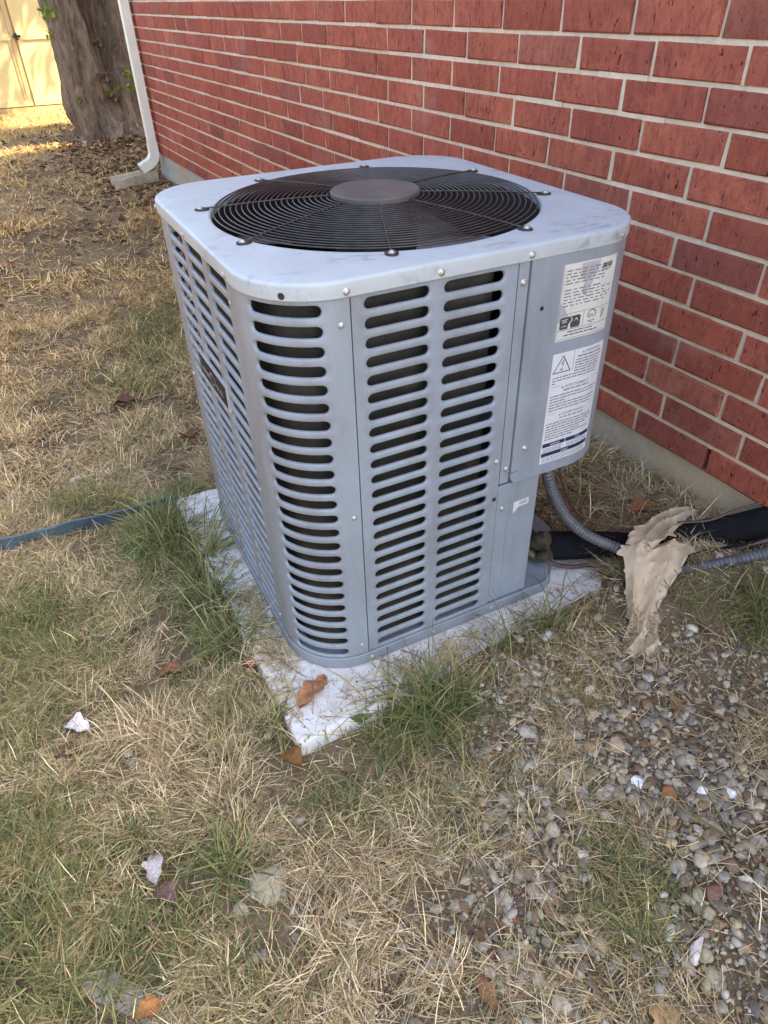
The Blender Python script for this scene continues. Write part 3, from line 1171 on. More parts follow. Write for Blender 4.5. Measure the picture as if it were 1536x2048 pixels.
GAP = 0.035
CW = 4.35
pnl = []
pnl.append(panel("service_panel", 4.22 + GAP, 13.67 - GAP, ZS, ZT, [(4.86, 8.57), (9.22, 12.93)], 2))
sk = 1.55
pnl.append(panel("corner_panel", s_left(4.95) + GAP, 4.22 - GAP, ZS, ZT, [(-1.1, 2.92)], 8, n0=0.02))
pnl.append(panel("side_panel", s_left(19.35) + GAP, s_left(4.95) - GAP, ZS, ZT, [(s_left(18.35), s_left(14.62)), (s_left(13.95), s_left(10.22)), (s_left(9.40), s_left(5.60))], 2))
pnl.append(panel("rear_corner_panel", s_left(D - RC) - AL - 0.9, s_left(19.35) - GAP, ZS, ZT, [(s_left(D - RC) - AL + 0.6, s_left(20.0) - 0.9)], 8))
sR = (W - RC) + AL
pnl.append(panel("rear_side_panel", sR + 6.5, sR + D - 2 * RC - 0.3, ZS, ZT, [(sR + 7.2, sR + 10.9), (sR + 11.6, sR + 15.3)], 2))
sB = sR + D - 2 * RC + AL
pnl.append(panel("back_panel", sB - AL - 0.2, sB + W - 2 * RC + 0.6, ZS, ZT, [(sB + 0.3, sB + 4.0), (sB + 4.7, sB + 8.4), (sB + 9.1, sB + 12.8)], 2))
for o in pnl: finish_normals(o)


def sheet(name, s0, s1, z0, z1, n0, mat=MP, thick=0.3, ns=None, corner=0.0, parent=None, smooth=35):
    """plain folded sheet on the body between s0..s1"""
    stations = [s0]
    n = ns or max(2, int((s1 - s0) / 0.35))
    us = np.linspace(s0, s1, n + 1)
    V = []; Fc = []
    bev = min(0.07, thick * 0.5)
    # cross-section loops: outer edge, bevelled front
    def zlo(u):
        if corner > 0 and u < s0 + corner:
            t = (s0 + corner - u) / corner
            return z0 + corner * (1 - math.sqrt(max(0, 1 - t * t)))
        return z0
    rows = []
    for u in us:
        a = zlo(u)
        rows.append([body(u, z1, n0 - thick), body(u, z1, n0 - bev), body(u, z1 - bev, n0), body(u, (z1 + a) / 2, n0), body(u, a + bev, n0), body(u, a, n0 - bev), body(u, a, n0 - thick)])
    m = len(rows[0])
    for r in rows: V += r
    for i in range(n):
        for k in range(m - 1):
            Fc.append((i * m + k, i * m + k + 1, (i + 1) * m + k + 1, (i + 1) * m + k))
    Fc.append(tuple(range(m))); Fc.append(tuple(n * m + k for k in range(m))[::-1])
    return mesh(name, V, Fc, mat, parent or ac, smooth)


post = sheet("corner_post", 13.67 + GAP, 14.40 - GAP, -13.22, ZT, -0.02, thick=0.5)
ctrl = sheet("control_cover", 14.40 + GAP, sR + 6.4, -13.38, ZT, 0.10, thick=1.2, corner=0.45, ns=60)
low = sheet("valve_panel", 13.67 + GAP, 16.85, ZS, -13.42, -0.06, thick=0.35)
fold = sheet("fold_line", 14.62, 14.70, ZS + .1, -13.5, -0.03, thick=0.1, parent=low)
# underside of the control box and recessed valve bay
und = []
cs = np.linspace(14.5, sR + 6.3, 30)
und = [body(u, -13.30, 0.05) for u in cs] + [(17.2, 10, -13.30), (17.2, 1.0, -13.30)]
mesh("control_floor", und, [tuple(range(len(und)))], MP, ac)
bay = [(16.83, 0.35), (17.15, 4.6), (18.6, 9.2), (22.6, 10.3)]
bv = []; bf = []
for (x, y) in bay:
    bv += [(x, y, ZS), (x, y, -13.32)]
for i in range(3):
    bf.append((2 * i, 2 * i + 1, 2 * i + 3, 2 * i + 2))
mesh("valve_bay", bv, bf, MP, ac)

# coil (dark finned core) behind the louvres
cv = []; cf = []
cl = [body(s, 0, -0.95) for s in np.linspace(s_left(D - RC) - AL, 12.8, 60)]
cl2 = [body(s, 0, -0.95) for s in np.linspace(sR + 7, sB + W - 2 * RC - 0.2, 40)]
mb = MB()
for c in (cl, cl2):
    v = [(x, y, ZS - 0.3) for x, y, _ in c] + [(x, y, ZT + 0.1) for x, y, _ in c]
    n = len(c)
    mb.add(v, [(i, i + 1, n + i + 1, n + i) for i in range(n - 1)])
mesh("coil", mb.v, mb.f, M_COIL, ac, 60)
# coil tubes: hairpin rows just in front of the fins
# base pan with chamfered valve corner
def pan_loop(n):
    pts = []
    for s in np.linspace(s_left(D - RC) - AL, 18.4, 90): pts.append(body(s, 0, n)[:2])
    pts += [(18.9 + n * .3, 0.12 - n * .9), (19.4 + n * .6, 0.45 - n * .8), (21.2 + n * .7, 2.3 - n * .7), (W - 0.3 + n, 4.3 - n * .4), (W + n, 5.0)]
    for u in np.linspace(5.0, D - RC, 12): pts.append((W + n, u))
    for a in np.linspace(0, PI / 2, 8): pts.append((W - RC + (RC + n) * math.cos(a), D - RC + (RC + n) * math.sin(a)))
    pts.append((RC, D + n))
    return pts


prof = [(-0.45, ZS - 0.02), (0.02, ZS - 0.03), (0.10, ZS + 0.03), (0.15, ZS - 0.02), (0.15, ZB + 0.15), (0.10, ZB + 0.02), (-0.4, ZB)]
V = []; Fc = []
for n, z in prof: V += [(x, y, z) for x, y in pan_loop(n)]
npn = len(pan_loop(0))
for k in range(len(prof) - 1):
    for i in range(npn):
        Fc.append((k * npn + i, k * npn + (i + 1) % npn, (k + 1) * npn + (i + 1) % npn, (k + 1) * npn + i))
Fc.append(tuple(range(npn))[::-1])
Fc.append(tuple((len(prof) - 1) * npn + i for i in range(npn)))
mesh("base_pan", V, Fc, MP, ac, 40)

# top cap: rounded sheet with a circular fan opening
HX, HY, HR = 11.43, 11.85, 10.0
CAPR = 4.0
sL0 = s_left(D - RC) - AL
total = 2 * (W + D) - 8 * RC + 4 * AL


def loop_body(n, num=200):
    return [body(sL0 + total * i / num, 0, n)[:2] for i in range(num)]


NUM = 200
cprof = [(-0.05, ZT - 0.06), (0.11, ZT - 0.08), (0.15, ZT - 0.03), (0.15, ZT + 0.25), (0.15, ZT + 0.57), (0.135, ZT + 0.64), (0.095, ZT + 0.69), (0.03, ZT + 0.73), (-0.08, ZTOP)]
V = []; Fc = []
for n, z in cprof: V += [(x, y, z) for x, y in loop_body(n, NUM)]
last = loop_body(-0.08, NUM)
angs = [math.atan2(y - HY, x - HX) for x, y in last]
for t in (0.35, 0.7, 0.93):
    for (x, y), a in zip(last, angs):
        cx_, cy_ = HX + HR * math.cos(a), HY + HR * math.sin(a)
        wob = 0.05 * (vnoise(x * 0.3, y * 0.3 + t * 3, 6) - 0.5)
        V.append((x + (cx_ - x) * t, y + (cy_ - y) * t, ZTOP + wob))
for r, z in ((HR + 0.06, ZTOP), (HR - 0.04, ZTOP - 0.04), (HR - 0.1, ZTOP - 0.14), (HR - 0.1, ZTOP - 0.5)):
    for a in angs: V.append((HX + r * math.cos(a), HY + r * math.sin(a), z))
nr = len(V) // NUM
for k in range(nr - 1):
    for i in range(NUM):
        Fc.append((k * NUM + i, k * NUM + (i + 1) % NUM, (k + 1) * NUM + (i + 1) % NUM, (k + 1) * NUM + i))
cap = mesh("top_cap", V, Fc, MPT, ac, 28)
finish_normals(cap)

# fan orifice, blades, motor
V = []; Fc = []
for r, z in ((HR - 0.12, ZTOP - 0.45), (HR - 0.2, ZTOP - 1.2), (HR - 0.35, ZTOP - 5.0), (HR + 0.6, ZTOP - 6.5)):
    for k in range(96):
        a = 2 * PI * k / 96; V.append((HX + r * math.cos(a), HY + r * math.sin(a), z))
for k in range(3):
    for i in range(96):
        Fc.append((k * 96 + i, (k + 1) * 96 + i, (k + 1) * 96 + (i + 1) % 96, k * 96 + (i + 1) % 96))
mesh("fan_shroud", V, Fc, M_BLACK, ac, 60)


def disc(x, y, r, z0, z1, sides=48, bev=0.12):
    V = []; Fc = []
    for rr, z in ((r, z0), (r, z1 - bev), (r - bev * 0.4, z1 - bev * 0.3), (r - bev, z1), (r * 0.5, z1 + 0.002)):
        for k in range(sides):
            a = 2 * PI * k / sides; V.append((x + rr * math.cos(a), y + rr * math.sin(a), z))
    for q in range(4):
        for i in range(sides):
            Fc.append((q * sides + i, q * sides + (i + 1) % sides, (q + 1) * sides + (i + 1) % sides, (q + 1) * sides + i))
    Fc.append(tuple(4 * sides + i for i in range(sides)))
    Fc.append(tuple(reversed(range(sides))))
    return V, Fc


V, Fc = disc(HX, HY, 2.6, ZTOP - 6.5, ZTOP - 0.5)
mesh("fan_motor", V, Fc, M_BLACK, ac, 40)
for k in range(4):
    a0 = 0.5 + k * PI / 2
    V = []; Fc = []
    nr_, na = 7, 8
    for i in range(nr_):
        r = 2.3 + (9.3 - 2.3) * i / (nr_ - 1)
        w = 0.42 + 0.25 * math.sin(PI * i / (nr_ - 1))
        for j in range(na):
            t = j / (na - 1) - 0.5
            a = a0 + t * 2 * w
            V.append((HX + r * math.cos(a), HY + r * math.sin(a), ZTOP - 3.4 + t * 2.6 - 0.5 * t * t))
    for i in range(nr_ - 1):
        for j in range(na - 1):
            Fc.append((i * na + j, i * na + j + 1, (i + 1) * na + j + 1, (i + 1) * na + j))
    mesh("fan_blade", V, Fc, M_BLADE, ac, 60)

# grille: concentric wires on eight ribs, with a flat disc in the middle
gr = bpy.data.objects.new("fan_grille", None); gr.empty_display_size = 0.02
col.objects.link(gr); gr.parent = ac
ORG[gr.name] = ORG[ac.name]


def gzr(r):            # slight dome
    return ZTOP + 0.06 + 0.42 * (1 - (r / 10.0) ** 2)


NR = 21
for k in range(NR):
    r = 2.95 + (9.72 - 2.95) * (k / (NR - 1))
    pts = [(HX + r * math.cos(a), HY + r * math.sin(a), gzr(r)) for a in np.linspace(0, 2 * PI, 121)[:-1]]
    v, f = tube(pts, 0.046, 6, closed=True)
    mesh("ring_wire", v, f, M_WIRE, gr, 180)
RIBA = [math.radians(23 + 45 * k) for k in range(8)]
tabs_me = None
for k, a in enumerate(RIBA):
    pts = [(HX + r * math.cos(a), HY + r * math.sin(a), gzr(r) + 0.05) for r in np.linspace(2.2, 9.75, 9)]
    pts.append((HX + 10.25 * math.cos(a), HY + 10.25 * math.sin(a), ZTOP + 0.10))
    v, f = tube(pts, 0.045, 6)
    mesh("rib_wire", v, f, M_WIRE, gr, 180)
V, Fc = disc(HX, HY, 2.72, ZTOP + 0.46, ZTOP + 0.76, 64, 0.09)
mesh("centre_disc", V, Fc, M_DISC, gr, 20)

# screws -------------------------------------------------------------
sv = []; sf = []
for r, z in ((0.20, 0), (0.20, 0.03), (0.14, 0.06), (0.13, 0.11), (0.08, 0.14)):
    for k in range(10):
        a = 2 * PI * k / 10; sv.append((r * math.cos(a), r * math.sin(a), z))
for q in range(4):
    for i in range(10):
        sf.append((q * 10 + i, q * 10 + (i + 1) % 10, (q + 1) * 10 + (i + 1) % 10, (q + 1) * 10 + i))
sf.append(tuple(40 + i for i in range(10)))
SCREW = rawmesh("screw", sv, sf, M_SCREW, 40)


def screw(s, z, n=0.0, sc=1.0):
    p = Vector(body(s, z, n)); q = Vector(body(s, z, n + 1))
    inst("screw", SCREW, ac, tuple(p), (q - p).to_track_quat('Z', 'Y').to_matrix(), sc)


for s, z, n, sc in ((4.0, 0.84, 0.15, 0.95), (9.0, 0.86, 0.15, 0.95), (14.3, 0.84, 0.15, 0.95), (20.5, 0.84, 0.15, 0.9), (s_left(5.1), 0.84, 0.15, 0.95), (s_left(13.2), 0.84, 0.15, 0.95), (s_left(20.6), 0.84, 0.15, 0.9),
                    (3.7, -0.75, 0.02, .8), (3.75, -12.1, 0.02, .8), (3.75, -22.6, 0.02, .7), (s_left(5.15), -0.6, 0.02, .7), (s_left(5.15), -12.0, 0.02, .7), (s_left(5.15), -22.6, .02, .7),
                    (14.05, -0.55, 0.0, 1.05), (15.3, -10.9, 0.1, 1.05), (13.35, -11.35, 0, 1.0), (14.1, -12.1, 0, 1.0), (14.15, -15.2, -0.05, .95),
                    (4.4, -23.95, 0.15, .9), (9.1, -23.95, 0.15, .9), (13.9, -23.9, 0.15, .9), (s_left(7.5), -23.95, .15, .9), (s_left(19.6), -10.5, 0.0, 1.0)):
    screw(s, z, n, sc)
# fixing tabs of the grille
tv_, tf_ = disc(0, 0, 0.36, -0.02, 0.06, 16, 0.03)
TAB = rawmesh("fixing_tab", [(x * 1.25, y, z) for x, y, z in tv_], tf_, M_BLACK, 40)
for a in RIBA:
    p = (HX + 10.45 * math.cos(a), HY + 10.45 * math.sin(a), ZTOP + 0.03)
    t = inst("fixing_tab", TAB, ac, p, Matrix.Rotation(a, 3, 'Z'))
    inst("screw", SCREW, ac, (p[0] + 0.12 * math.cos(a), p[1] + 0.12 * math.sin(a), p[2] + 0.05), None, 0.95)
# small punched holes
hv, hf = [], []
for k in range(10):
    a = 2 * PI * k / 10; hv.append((0.13 * math.cos(a), 0.13 * math.sin(a), 0.012))
hf = [tuple(range(10))]
HOLE = rawmesh("punched_hole", hv, hf, M_BLACK)
for s, z, n, sc in ((15.35, -2.15, 0.1, 1.0), (13.4, -14.2, 0.0, 1.2), (1.1, 0.80, 0.15, 1.3)):
    p = Vector(body(s, z, n)); q = Vector(body(s, z, n + 1))
    inst("punched_hole", HOLE, ac, tuple(p), (q - p).to_track_quat('Z', 'Y').to_matrix(), sc)


# ------------------------------------------------------------------ labels (flat print on the control cover)
def decal(name, polys, mat, n, parent, smap=None):
    """polys: lists of (s,z) convex polygons, split along s so they follow the rounded corner"""
    V = []; Fc = []
    for poly in polys:
        i0 = len(V)
        for s, z in poly: V.append(body(s, z, n))
        Fc.append(tuple(range(i0, len(V))))
    return mesh(name, V, Fc, mat, parent)


def rect(s0, s1, z0, z1, step=0.4):
    n = max(1, int(math.ceil((s1 - s0) / step)))
    out = []
    for k in range(n):
        a = s0 + (s1 - s0) * k / n; b = s0 + (s1 - s0) * (k + 1) / n
        out.append([(a, z0), (b, z0), (b, z1), (a, z1)])
    return out


CN = 0.10
rt_ = random.Random(21)


def textlines(s0, s1, z, h, wmin=0.15, wmax=0.6, fill=1.0, gap=0.06):
    out = []
    s = s0
    end = s0 + (s1 - s0) * fill
    while s < end - 0.1:
        e = min(s + rt_.uniform(wmin, wmax), end)
        out += rect(s, e, z, z + h)
        s = e + gap
    return out


def text_polys(txt, s0, z0, size, bold=False):
    cu = bpy.data.curves.new("t", 'FONT'); cu.body = txt; cu.size = size; cu.fill_mode = 'FRONT' if hasattr(cu, 'fill_mode') else cu.fill_mode
    cu.resolution_u = 2
    if bold: cu.offset = 0.012 * size
    ob = bpy.data.objects.new("t", cu); col.objects.link(ob)
    dg = bpy.context.evaluated_depsgraph_get()
    me = ob.evaluated_get(dg).to_mesh()
    vs = [(v.co.x, v.co.y) for v in me.vertices]
    polys = [[(s0 + vs[i][0], z0 + vs[i][1]) for i in p.vertices] for p in me.polygons]
    ob.evaluated_get(dg).to_mesh_clear()
    bpy.data.objects.remove(ob); bpy.data.curves.remove(cu)
    return polys


LA = decal("rating_label", rect(16.55, 20.35, -4.35, -0.05), M_LABEL, CN + 0.006, ac)
# faded strip where the print layer is torn away
decal("torn_film", [[(17.75, -0.15), (19.0, -0.10), (18.9, -0.75), (18.55, -1.5), (18.3, -2.0), (17.95, -1.75), (18.1, -1.1), (17.7, -0.8)],
                    [(19.0, -0.10), (20.3, -0.06), (20.3, -0.5), (18.9, -0.55)],
                    [(16.55, -2.1), (16.9, -2.35), (17.25, -2.95), (17.15, -3.2), (16.55, -3.25)]], M_LABELG, CN + 0.009, LA)
pol = []
for k in range(12):
    z = -0.45 - k * 0.175
    if k in (5,): continue
    pol += textlines(16.75, 20.1, z, 0.065, 0.12, 0.55, 0.8 + 0.2 * rt_.random(), 0.14)
decal("print", pol, M_INKG, CN + 0.013, LA)
pol = rect(16.6, 20.3, -2.83, -2.80) + rect(18.35, 18.38, -3.75, -2.83) + rect(16.6, 20.3, -3.75, -3.72) + rect(16.6, 20.3, -4.27, -4.245) + rect(16.6, 16.625, -4.25, -0.1)
decal("rule_line", pol, M_INKG, CN + 0.013, LA)
bar = decal("barcode_sticker", [[(19.05, -0.30), (20.2, -0.22), (20.2, -0.72), (20.05, -0.80), (19.05, -0.86)]], M_LABELB, CN + 0.018, LA)
pol = []; s = 19.2
while s < 19.95:
    w = rt_.choice((0.02, 0.03, 0.05)); pol += rect(s, s + w, -0.62, -0.36); s += w + rt_.choice((0.03, 0.05))
pol += textlines(19.2, 19.9, -0.74, 0.05, 0.06, 0.15, 1, 0.04)
decal("print", pol, M_INK, CN + 0.022, LA)
# black emblem with a winding white road and a peak
decal("emblem", [[(16.72, -3.62), (16.80, -3.68), (18.08, -3.68), (18.16, -3.60), (18.16, -3.06), (18.08, -2.98), (16.80, -2.98), (16.72, -3.04)]], M_INK, CN + 0.013, LA)
decal("emblem_mark", [[(17.3, -3.68), (17.52, -3.68), (17.45, -3.4), (17.36, -3.4)], [(17.36, -3.4), (17.45, -3.4), (17.62, -3.2), (17.55, -3.18)], [(17.55, -3.18), (17.62, -3.2), (17.5, -3.0), (17.44, -3.0)],
                      [(16.85, -3.12), (17.25, -3.10), (17.25, -3.15), (16.85, -3.17)], [(16.9, -3.24), (17.2, -3.22), (17.2, -3.27), (16.9, -3.29)],
                      [(16.8, -3.55), (17.05, -3.45), (17.3, -3.55), (17.05, -3.50)], [(17.7, -3.35), (17.85, -3.1), (18.05, -3.35), (17.85, -3.2)]], M_LABEL, CN + 0.017, LA)
# certification mark: ring, letters
pol = []
ex, ez = 18.95, -3.15
for r0_, r1_ in ((0.25, 0.30),):
    for k in range(20):
        a = -0.5 + (PI + 1.0) * k / 20; b_ = -0.5 + (PI + 1.0) * (k + 1) / 20
        pol.append([(ex + r0_ * math.cos(a), ez + r0_ * math.sin(a)), (ex + r1_ * math.cos(a), ez + r1_ * math.sin(a)), (ex + r1_ * math.cos(b_), ez + r1_ * math.sin(b_)), (ex + r0_ * math.cos(b_), ez + r0_ * math.sin(b_))])
pol += text_polys("ETL", ex - 0.21, ez - 0.16, 0.25, True)
pol += textlines(18.7, 19.2, -3.52, 0.05, .2, .4) + textlines(18.85, 19.1, -3.62, 0.05, .2, .4)
for k in range(6): pol += textlines(19.65, 19.95, -3.0 - k * 0.1, 0.05, 0.1, 0.3)
pol += textlines(17.35, 19.1, -3.92, 0.07, .1, .4) + textlines(17.1, 19.5, -4.10, 0.07, .1, .4)
decal("print", pol, M_INK, CN + 0.014, LA)

LB = decal("warning_label", rect(16.58, 20.55, -12.55, -5.1), M_LABELB, CN + 0.006, ac)
pol = []
tri = [(16.68, -6.35), (18.02, -6.35), (17.35, -5.25)]
ctr = (sum(p[0] for p in tri) / 3, sum(p[1] for p in tri) / 3)
inn = [(ctr[0] + (p[0] - ctr[0]) * 0.84, ctr[1] + (p[1] - ctr[1]) * 0.84) for p in tri]
for i in range(3):
    j = (i + 1) % 3
    pol.append([tri[i], tri[j], inn[j], inn[i]])
pol += [[(17.40, -5.55), (17.47, -5.55), (17.36, -5.80), (17.27, -5.80)], [(17.27, -5.80), (17.36, -5.80), (17.46, -5.86), (17.42, -5.90)], [(17.42, -5.90), (17.46, -5.82), (17.33, -6.14), (17.29, -6.14)], [(17.25, -6.10), (17.40, -6.10), (17.29, -6.26)]]
pol += rect(18.13, 18.155, -6.4, -5.15)
decal("shock_triangle", pol, M_INK, CN + 0.013, LB)
pol = text_polys("WARNING", 18.95, -5.42, 0.24, True)
pol += [[(18.72, -5.42), (18.90, -5.42), (18.81, -5.26)]]
pol += textlines(18.4, 20.3, -5.62, 0.09, .2, .5, 1, .05)
for k in range(5): pol += textlines(18.3, 20.35, -5.82 - 0.17 * k, 0.075, .12, .5, 0.85 + .15 * rt_.random(), .05)
for k in range(2): pol += textlines(16.75, 20.35, -6.68 - 0.18 * k, 0.075, .12, .5, 0.95, .05)
pol += textlines(16.75, 17.1, -7.04, 0.075, .12, .3)
pol += text_polys("AVERTISSEMENT", 17.75, -7.42, 0.25, True) + [[(17.5, -7.42), (17.68, -7.42), (17.59, -7.25)]]
pol += textlines(17.7, 19.6, -7.62, 0.09, .2, .5)
for k in range(6): pol += textlines(16.75, 20.35, -7.88 - 0.19 * k, 0.075, .12, .5, (1, .97, .35, 1, .95, .9)[k], .05)
pol += text_polys("ADVERTENCIA", 17.85, -9.28, 0.25, True) + [[(17.6, -9.28), (17.78, -9.28), (17.69, -9.11)]]
pol += textlines(17.7, 19.5, -9.48, 0.08, .2, .5)
for k in range(7): pol += textlines(16.75, 20.35, -9.75 - 0.18 * k, 0.075, .12, .5, (1, 1, .97, .9, .75, .95, .6)[k], .05)
for z in (-7.16, -8.98): pol += rect(16.7, 17.4, z - .05, z - .03) + rect(19.7, 20.4, z - .05, z - .03)
decal("print", pol, M_INKG, CN + 0.012, LB)
decal("blue_band", rect(16.66, 18.40, -11.36, -11.08) + rect(18.46, 20.45, -11.36, -11.08) + rect(16.66, 20.45, -12.06, -11.78), M_NAVY, CN + 0.013, LB)
decal("band_lettering", text_polys("NOTICE", 17.25, -11.30, 0.2, True) + text_polys("AVIS", 19.2, -11.30, 0.2, True) + text_polys("AVISO", 18.2, -12.0, 0.2, True), M_LABELB, CN + 0.018, LB)
pol = []
for k in range(3): pol += textlines(16.75, 18.3, -11.5 - .11 * k, 0.045, .1, .4) + textlines(18.6, 20.3, -11.5 - .11 * k, 0.045, .1, .4)
for k in range(3): pol += textlines(16.75, 20.3, -12.2 - .12 * k, 0.045, .1, .4)
decal("print", pol, M_INKG, CN + 0.012, LB)
# small torn sticker on the valve panel
ST = decal("small_sticker", [[(15.05, -15.55), (16.25, -15.5), (16.25, -15.0), (15.05, -15.05)], [(15.05, -15.55), (15.45, -15.53), (15.2, -15.85), (15.05, -15.95)]], M_LABELB, -0.06 + 0.006, low)
decal("sticker_window", [[(15.5, -15.42), (16.15, -15.4), (16.15, -15.1), (15.5, -15.12)]], M_LABELG, -0.06 + 0.01, low)
# scuff by the post
decal("scuff", [[(14.2, -12.55), (15.0, -12.48), (14.95, -12.40), (14.2, -12.45)]], M_INKG, CN + 0.012, ac)

# maker's badge on the left side
bs0, bs1, bz0, bz1 = s_left(15.9), s_left(9.4), -8.85, -7.1
def plate(name, a, b_, z0, z1, n0, n1, mat, parent):
    V = [body(a, z0, n0), body(b_, z0, n0), body(b_, z1, n0), body(a, z1, n0), body(a, z0, n1), body(b_, z0, n1), body(b_, z1, n1), body(a, z1, n1)]
    return mesh(name, V, [(4, 5, 6, 7), (0, 1, 5, 4), (1, 2, 6, 5), (2, 3, 7, 6), (3, 0, 4, 7)], mat, parent)
badge = plate("badge", bs0, bs1, bz0, bz1, -0.05, 0.13, M_BADGEL, ac)
plate("badge_face", bs0 + 0.14, bs1 - 0.14, bz0 + 0.14, bz1 - 0.14, 0.1, 0.145, M_BADGE, badge)
pol = []
def stroke(s, z0, z1, w): pol.append([(s, z0), (s + w, z0), (s + w, z1), (s, z1)])
b0 = bs0 + 0.55
stroke(b0, -8.3, -7.55, .09)
for k, (x, hgt) in enumerate(((0.28, .34), (0.62, .34), (0.95, .34), (1.3, .34), (1.65, .34))):
    stroke(b0 + x, -8.3, -8.3 + hgt, .08); stroke(b0 + x + .16, -8.3, -8.3 + hgt, .07); pol.append([(b0 + x, -8.3 + hgt - .07), (b0 + x + .2, -8.3 + hgt - .07), (b0 + x + .2, -8.3 + hgt), (b0 + x, -8.3 + hgt)])
for k in range(18):
    a = 0.4 + 5.2 * k / 18; c_ = 0.4 + 5.2 * (k + 1) / 18
    pol.append([(b0 + 2.6 + .5 * math.cos(a), -8.02 + .42 * math.sin(a)), (b0 + 2.6 + .42 * math.cos(a), -8.02 + .35 * math.sin(a)), (b0 + 2.6 + .42 * math.cos(c_), -8.02 + .35 * math.sin(c_)), (b0 + 2.6 + .5 * math.cos(c_), -8.02 + .42 * math.sin(c_))])
for k, x in enumerate((3.3, 3.6, 4.0, 4.4, 4.75)):
    stroke(b0 + x, -8.3, -7.95 + (.25 if k == 0 else 0), .08)
    if k: pol.append([(b0 + x, -8.02), (b0 + x + .25, -8.02), (b0 + x + .25, -7.95), (b0 + x, -7.95)]); pol.append([(b0 + x, -8.3), (b0 + x + .25, -8.3), (b0 + x + .25, -8.24), (b0 + x, -8.24)])
decal("badge_lettering", pol, M_BADGEL, 0.152, badge)

# service valves in the open bay
def tubepart(name, pts, r, mat, parent, n=6, sides=12, smooth=60):
    v, f = tube(spline(pts, n), r, sides)
    return mesh(name, v, f, mat, parent, smooth)


vl = tubepart("suction_valve", [(18.4, 4.2, -21.0), (18.9, 3.4, -21.3), (19.6, 2.6, -22.0), (20.3, 2.3, -22.8)], 0.62, M_VALVE, ac)
tubepart("valve_cap", [(19.2, 2.5, -21.7), (19.5, 1.9, -21.2), (19.75, 1.5, -20.9)], 0.55, M_VALVE, vl, 3)
vl = tubepart("liquid_valve", [(18.2, 3.0, -22.0), (18.8, 2.2, -22.5), (19.6, 1.9, -23.2)], 0.36, M_VALVE, ac)
tubepart("valve_cap", [(19.3, 1.6, -22.7), (19.6, 1.2, -22.3), (19.75, 1.0, -22.1)], 0.40, M_VALVE, vl, 3)
tubepart("drier_tube", [(17.6, 1.6, -23.4), (17.7, 1.8, -20), (17.9, 2.6, -18.0), (18.2, 4, -17.5)], 0.30, M_VALVE, ac)

# =================================================================== LINE SET, CONDUIT, WIRES
v, f = tube(spline([(20.4, 2.9, -22.9), (22.2, 2.3, -23.2), (24.1, 1.4, -23.25), (25.9, 0.05, -23.1), (28.6, -1.2, -22.9), (31.4, -2.55, -22.2), (33.0, -3.85, -21.4), (34.6, -5.3, -20.2), (37, -7, -19)], 6), 1.12, 16)
tag(mesh("insulated_pipe", v, f, M_RUBBER, None, 180, at=(27, 0, -23)), "thick black foam insulated refrigerant pipe lying along the ground to the wall", "pipe")
v, f = tube(spline([(19.6, 1.9, -23.2), (21.5, 0.9, -24.0), (24, 0.0, -24.15), (26.5, -1.8, -24.0), (30, -3.6, -23.3), (34.4, -6.4, -20.9), (36, -7, -20)], 6), 0.17, 8)
tag(mesh("copper_pipe", v, f, M_COPPER, None, 180, at=(24, 0, -24)), "thin copper pipe under the black insulated pipe", "pipe")
cp = spline([(18.7, 1.6, -13.2), (18.75, 1.5, -14.5), (19.5, 1.45, -16.6), (21.0, 1.25, -19.2), (22.6, 0.55, -21.0), (24.6, -1.2, -22.0), (26.2, -3.1, -22.55), (27.6, -4.4, -22.75), (30.5, -5.75, -22.2), (33.4, -6.75, -21.7), (36, -7.8, -21)], 56)
seglen = np.concatenate([[0], np.cumsum(np.linalg.norm(np.diff(cp, axis=0), axis=1))])
v, f = tube(cp, 0.40 + 0.03 * np.sin(seglen * 2 * PI / 0.31), 12)
tag(mesh("flexible_conduit", v, f, M_CONDUIT, None, 180, at=(22, 1, -20)), "ribbed grey flexible conduit hanging from the control box to the ground", "conduit")
wr = spline([(19.9, 2.0, -13.2), (20.05, 1.9, -14.6), (21.0, 2.0, -17.0), (23.0, 2.2, -20.2), (25.2, 1.1, -21.7), (26.8, 0.0, -22.0), (29.6, -1.2, -21.4), (31.6, -2.6, -20.9), (33.1, -3.4, -20.0), (34.5, -4.3, -19.2), (36, -5, -19)], 8)
v, f = tube(wr, 0.105, 7)
tag(mesh("control_wire", v, f, M_COPPER, None, 180, at=(23, 2, -20)), "thin brown control wire drooping behind the ribbed conduit", "wire")
wr = spline([(27.6, -3.4, -22.6), (29.6, -4.0, -22.2), (31.6, -4.9, -21.8), (33.2, -5.6, -21.4), (34.6, -6.2, -20.8), (36, -6.8, -20.3)], 8)
v, f = tube(wr, 0.13, 7)
tag(mesh("black_cable", v, f, M_RUBBER, None, 180, at=(30, -4, -22)), "thin black cable between the foam pipe and the ribbed conduit", "cable")

# =================================================================== CLOTH
cloth = thing("crumpled_cloth", "crumpled tan cloth draped over the pipes and trailing on the ground", "cloth", (24, -4, -24))


def ridg(a_, b_, sd_):
    return 1 - np.abs(2 * vnoise(a_, b_, sd_) - 1)


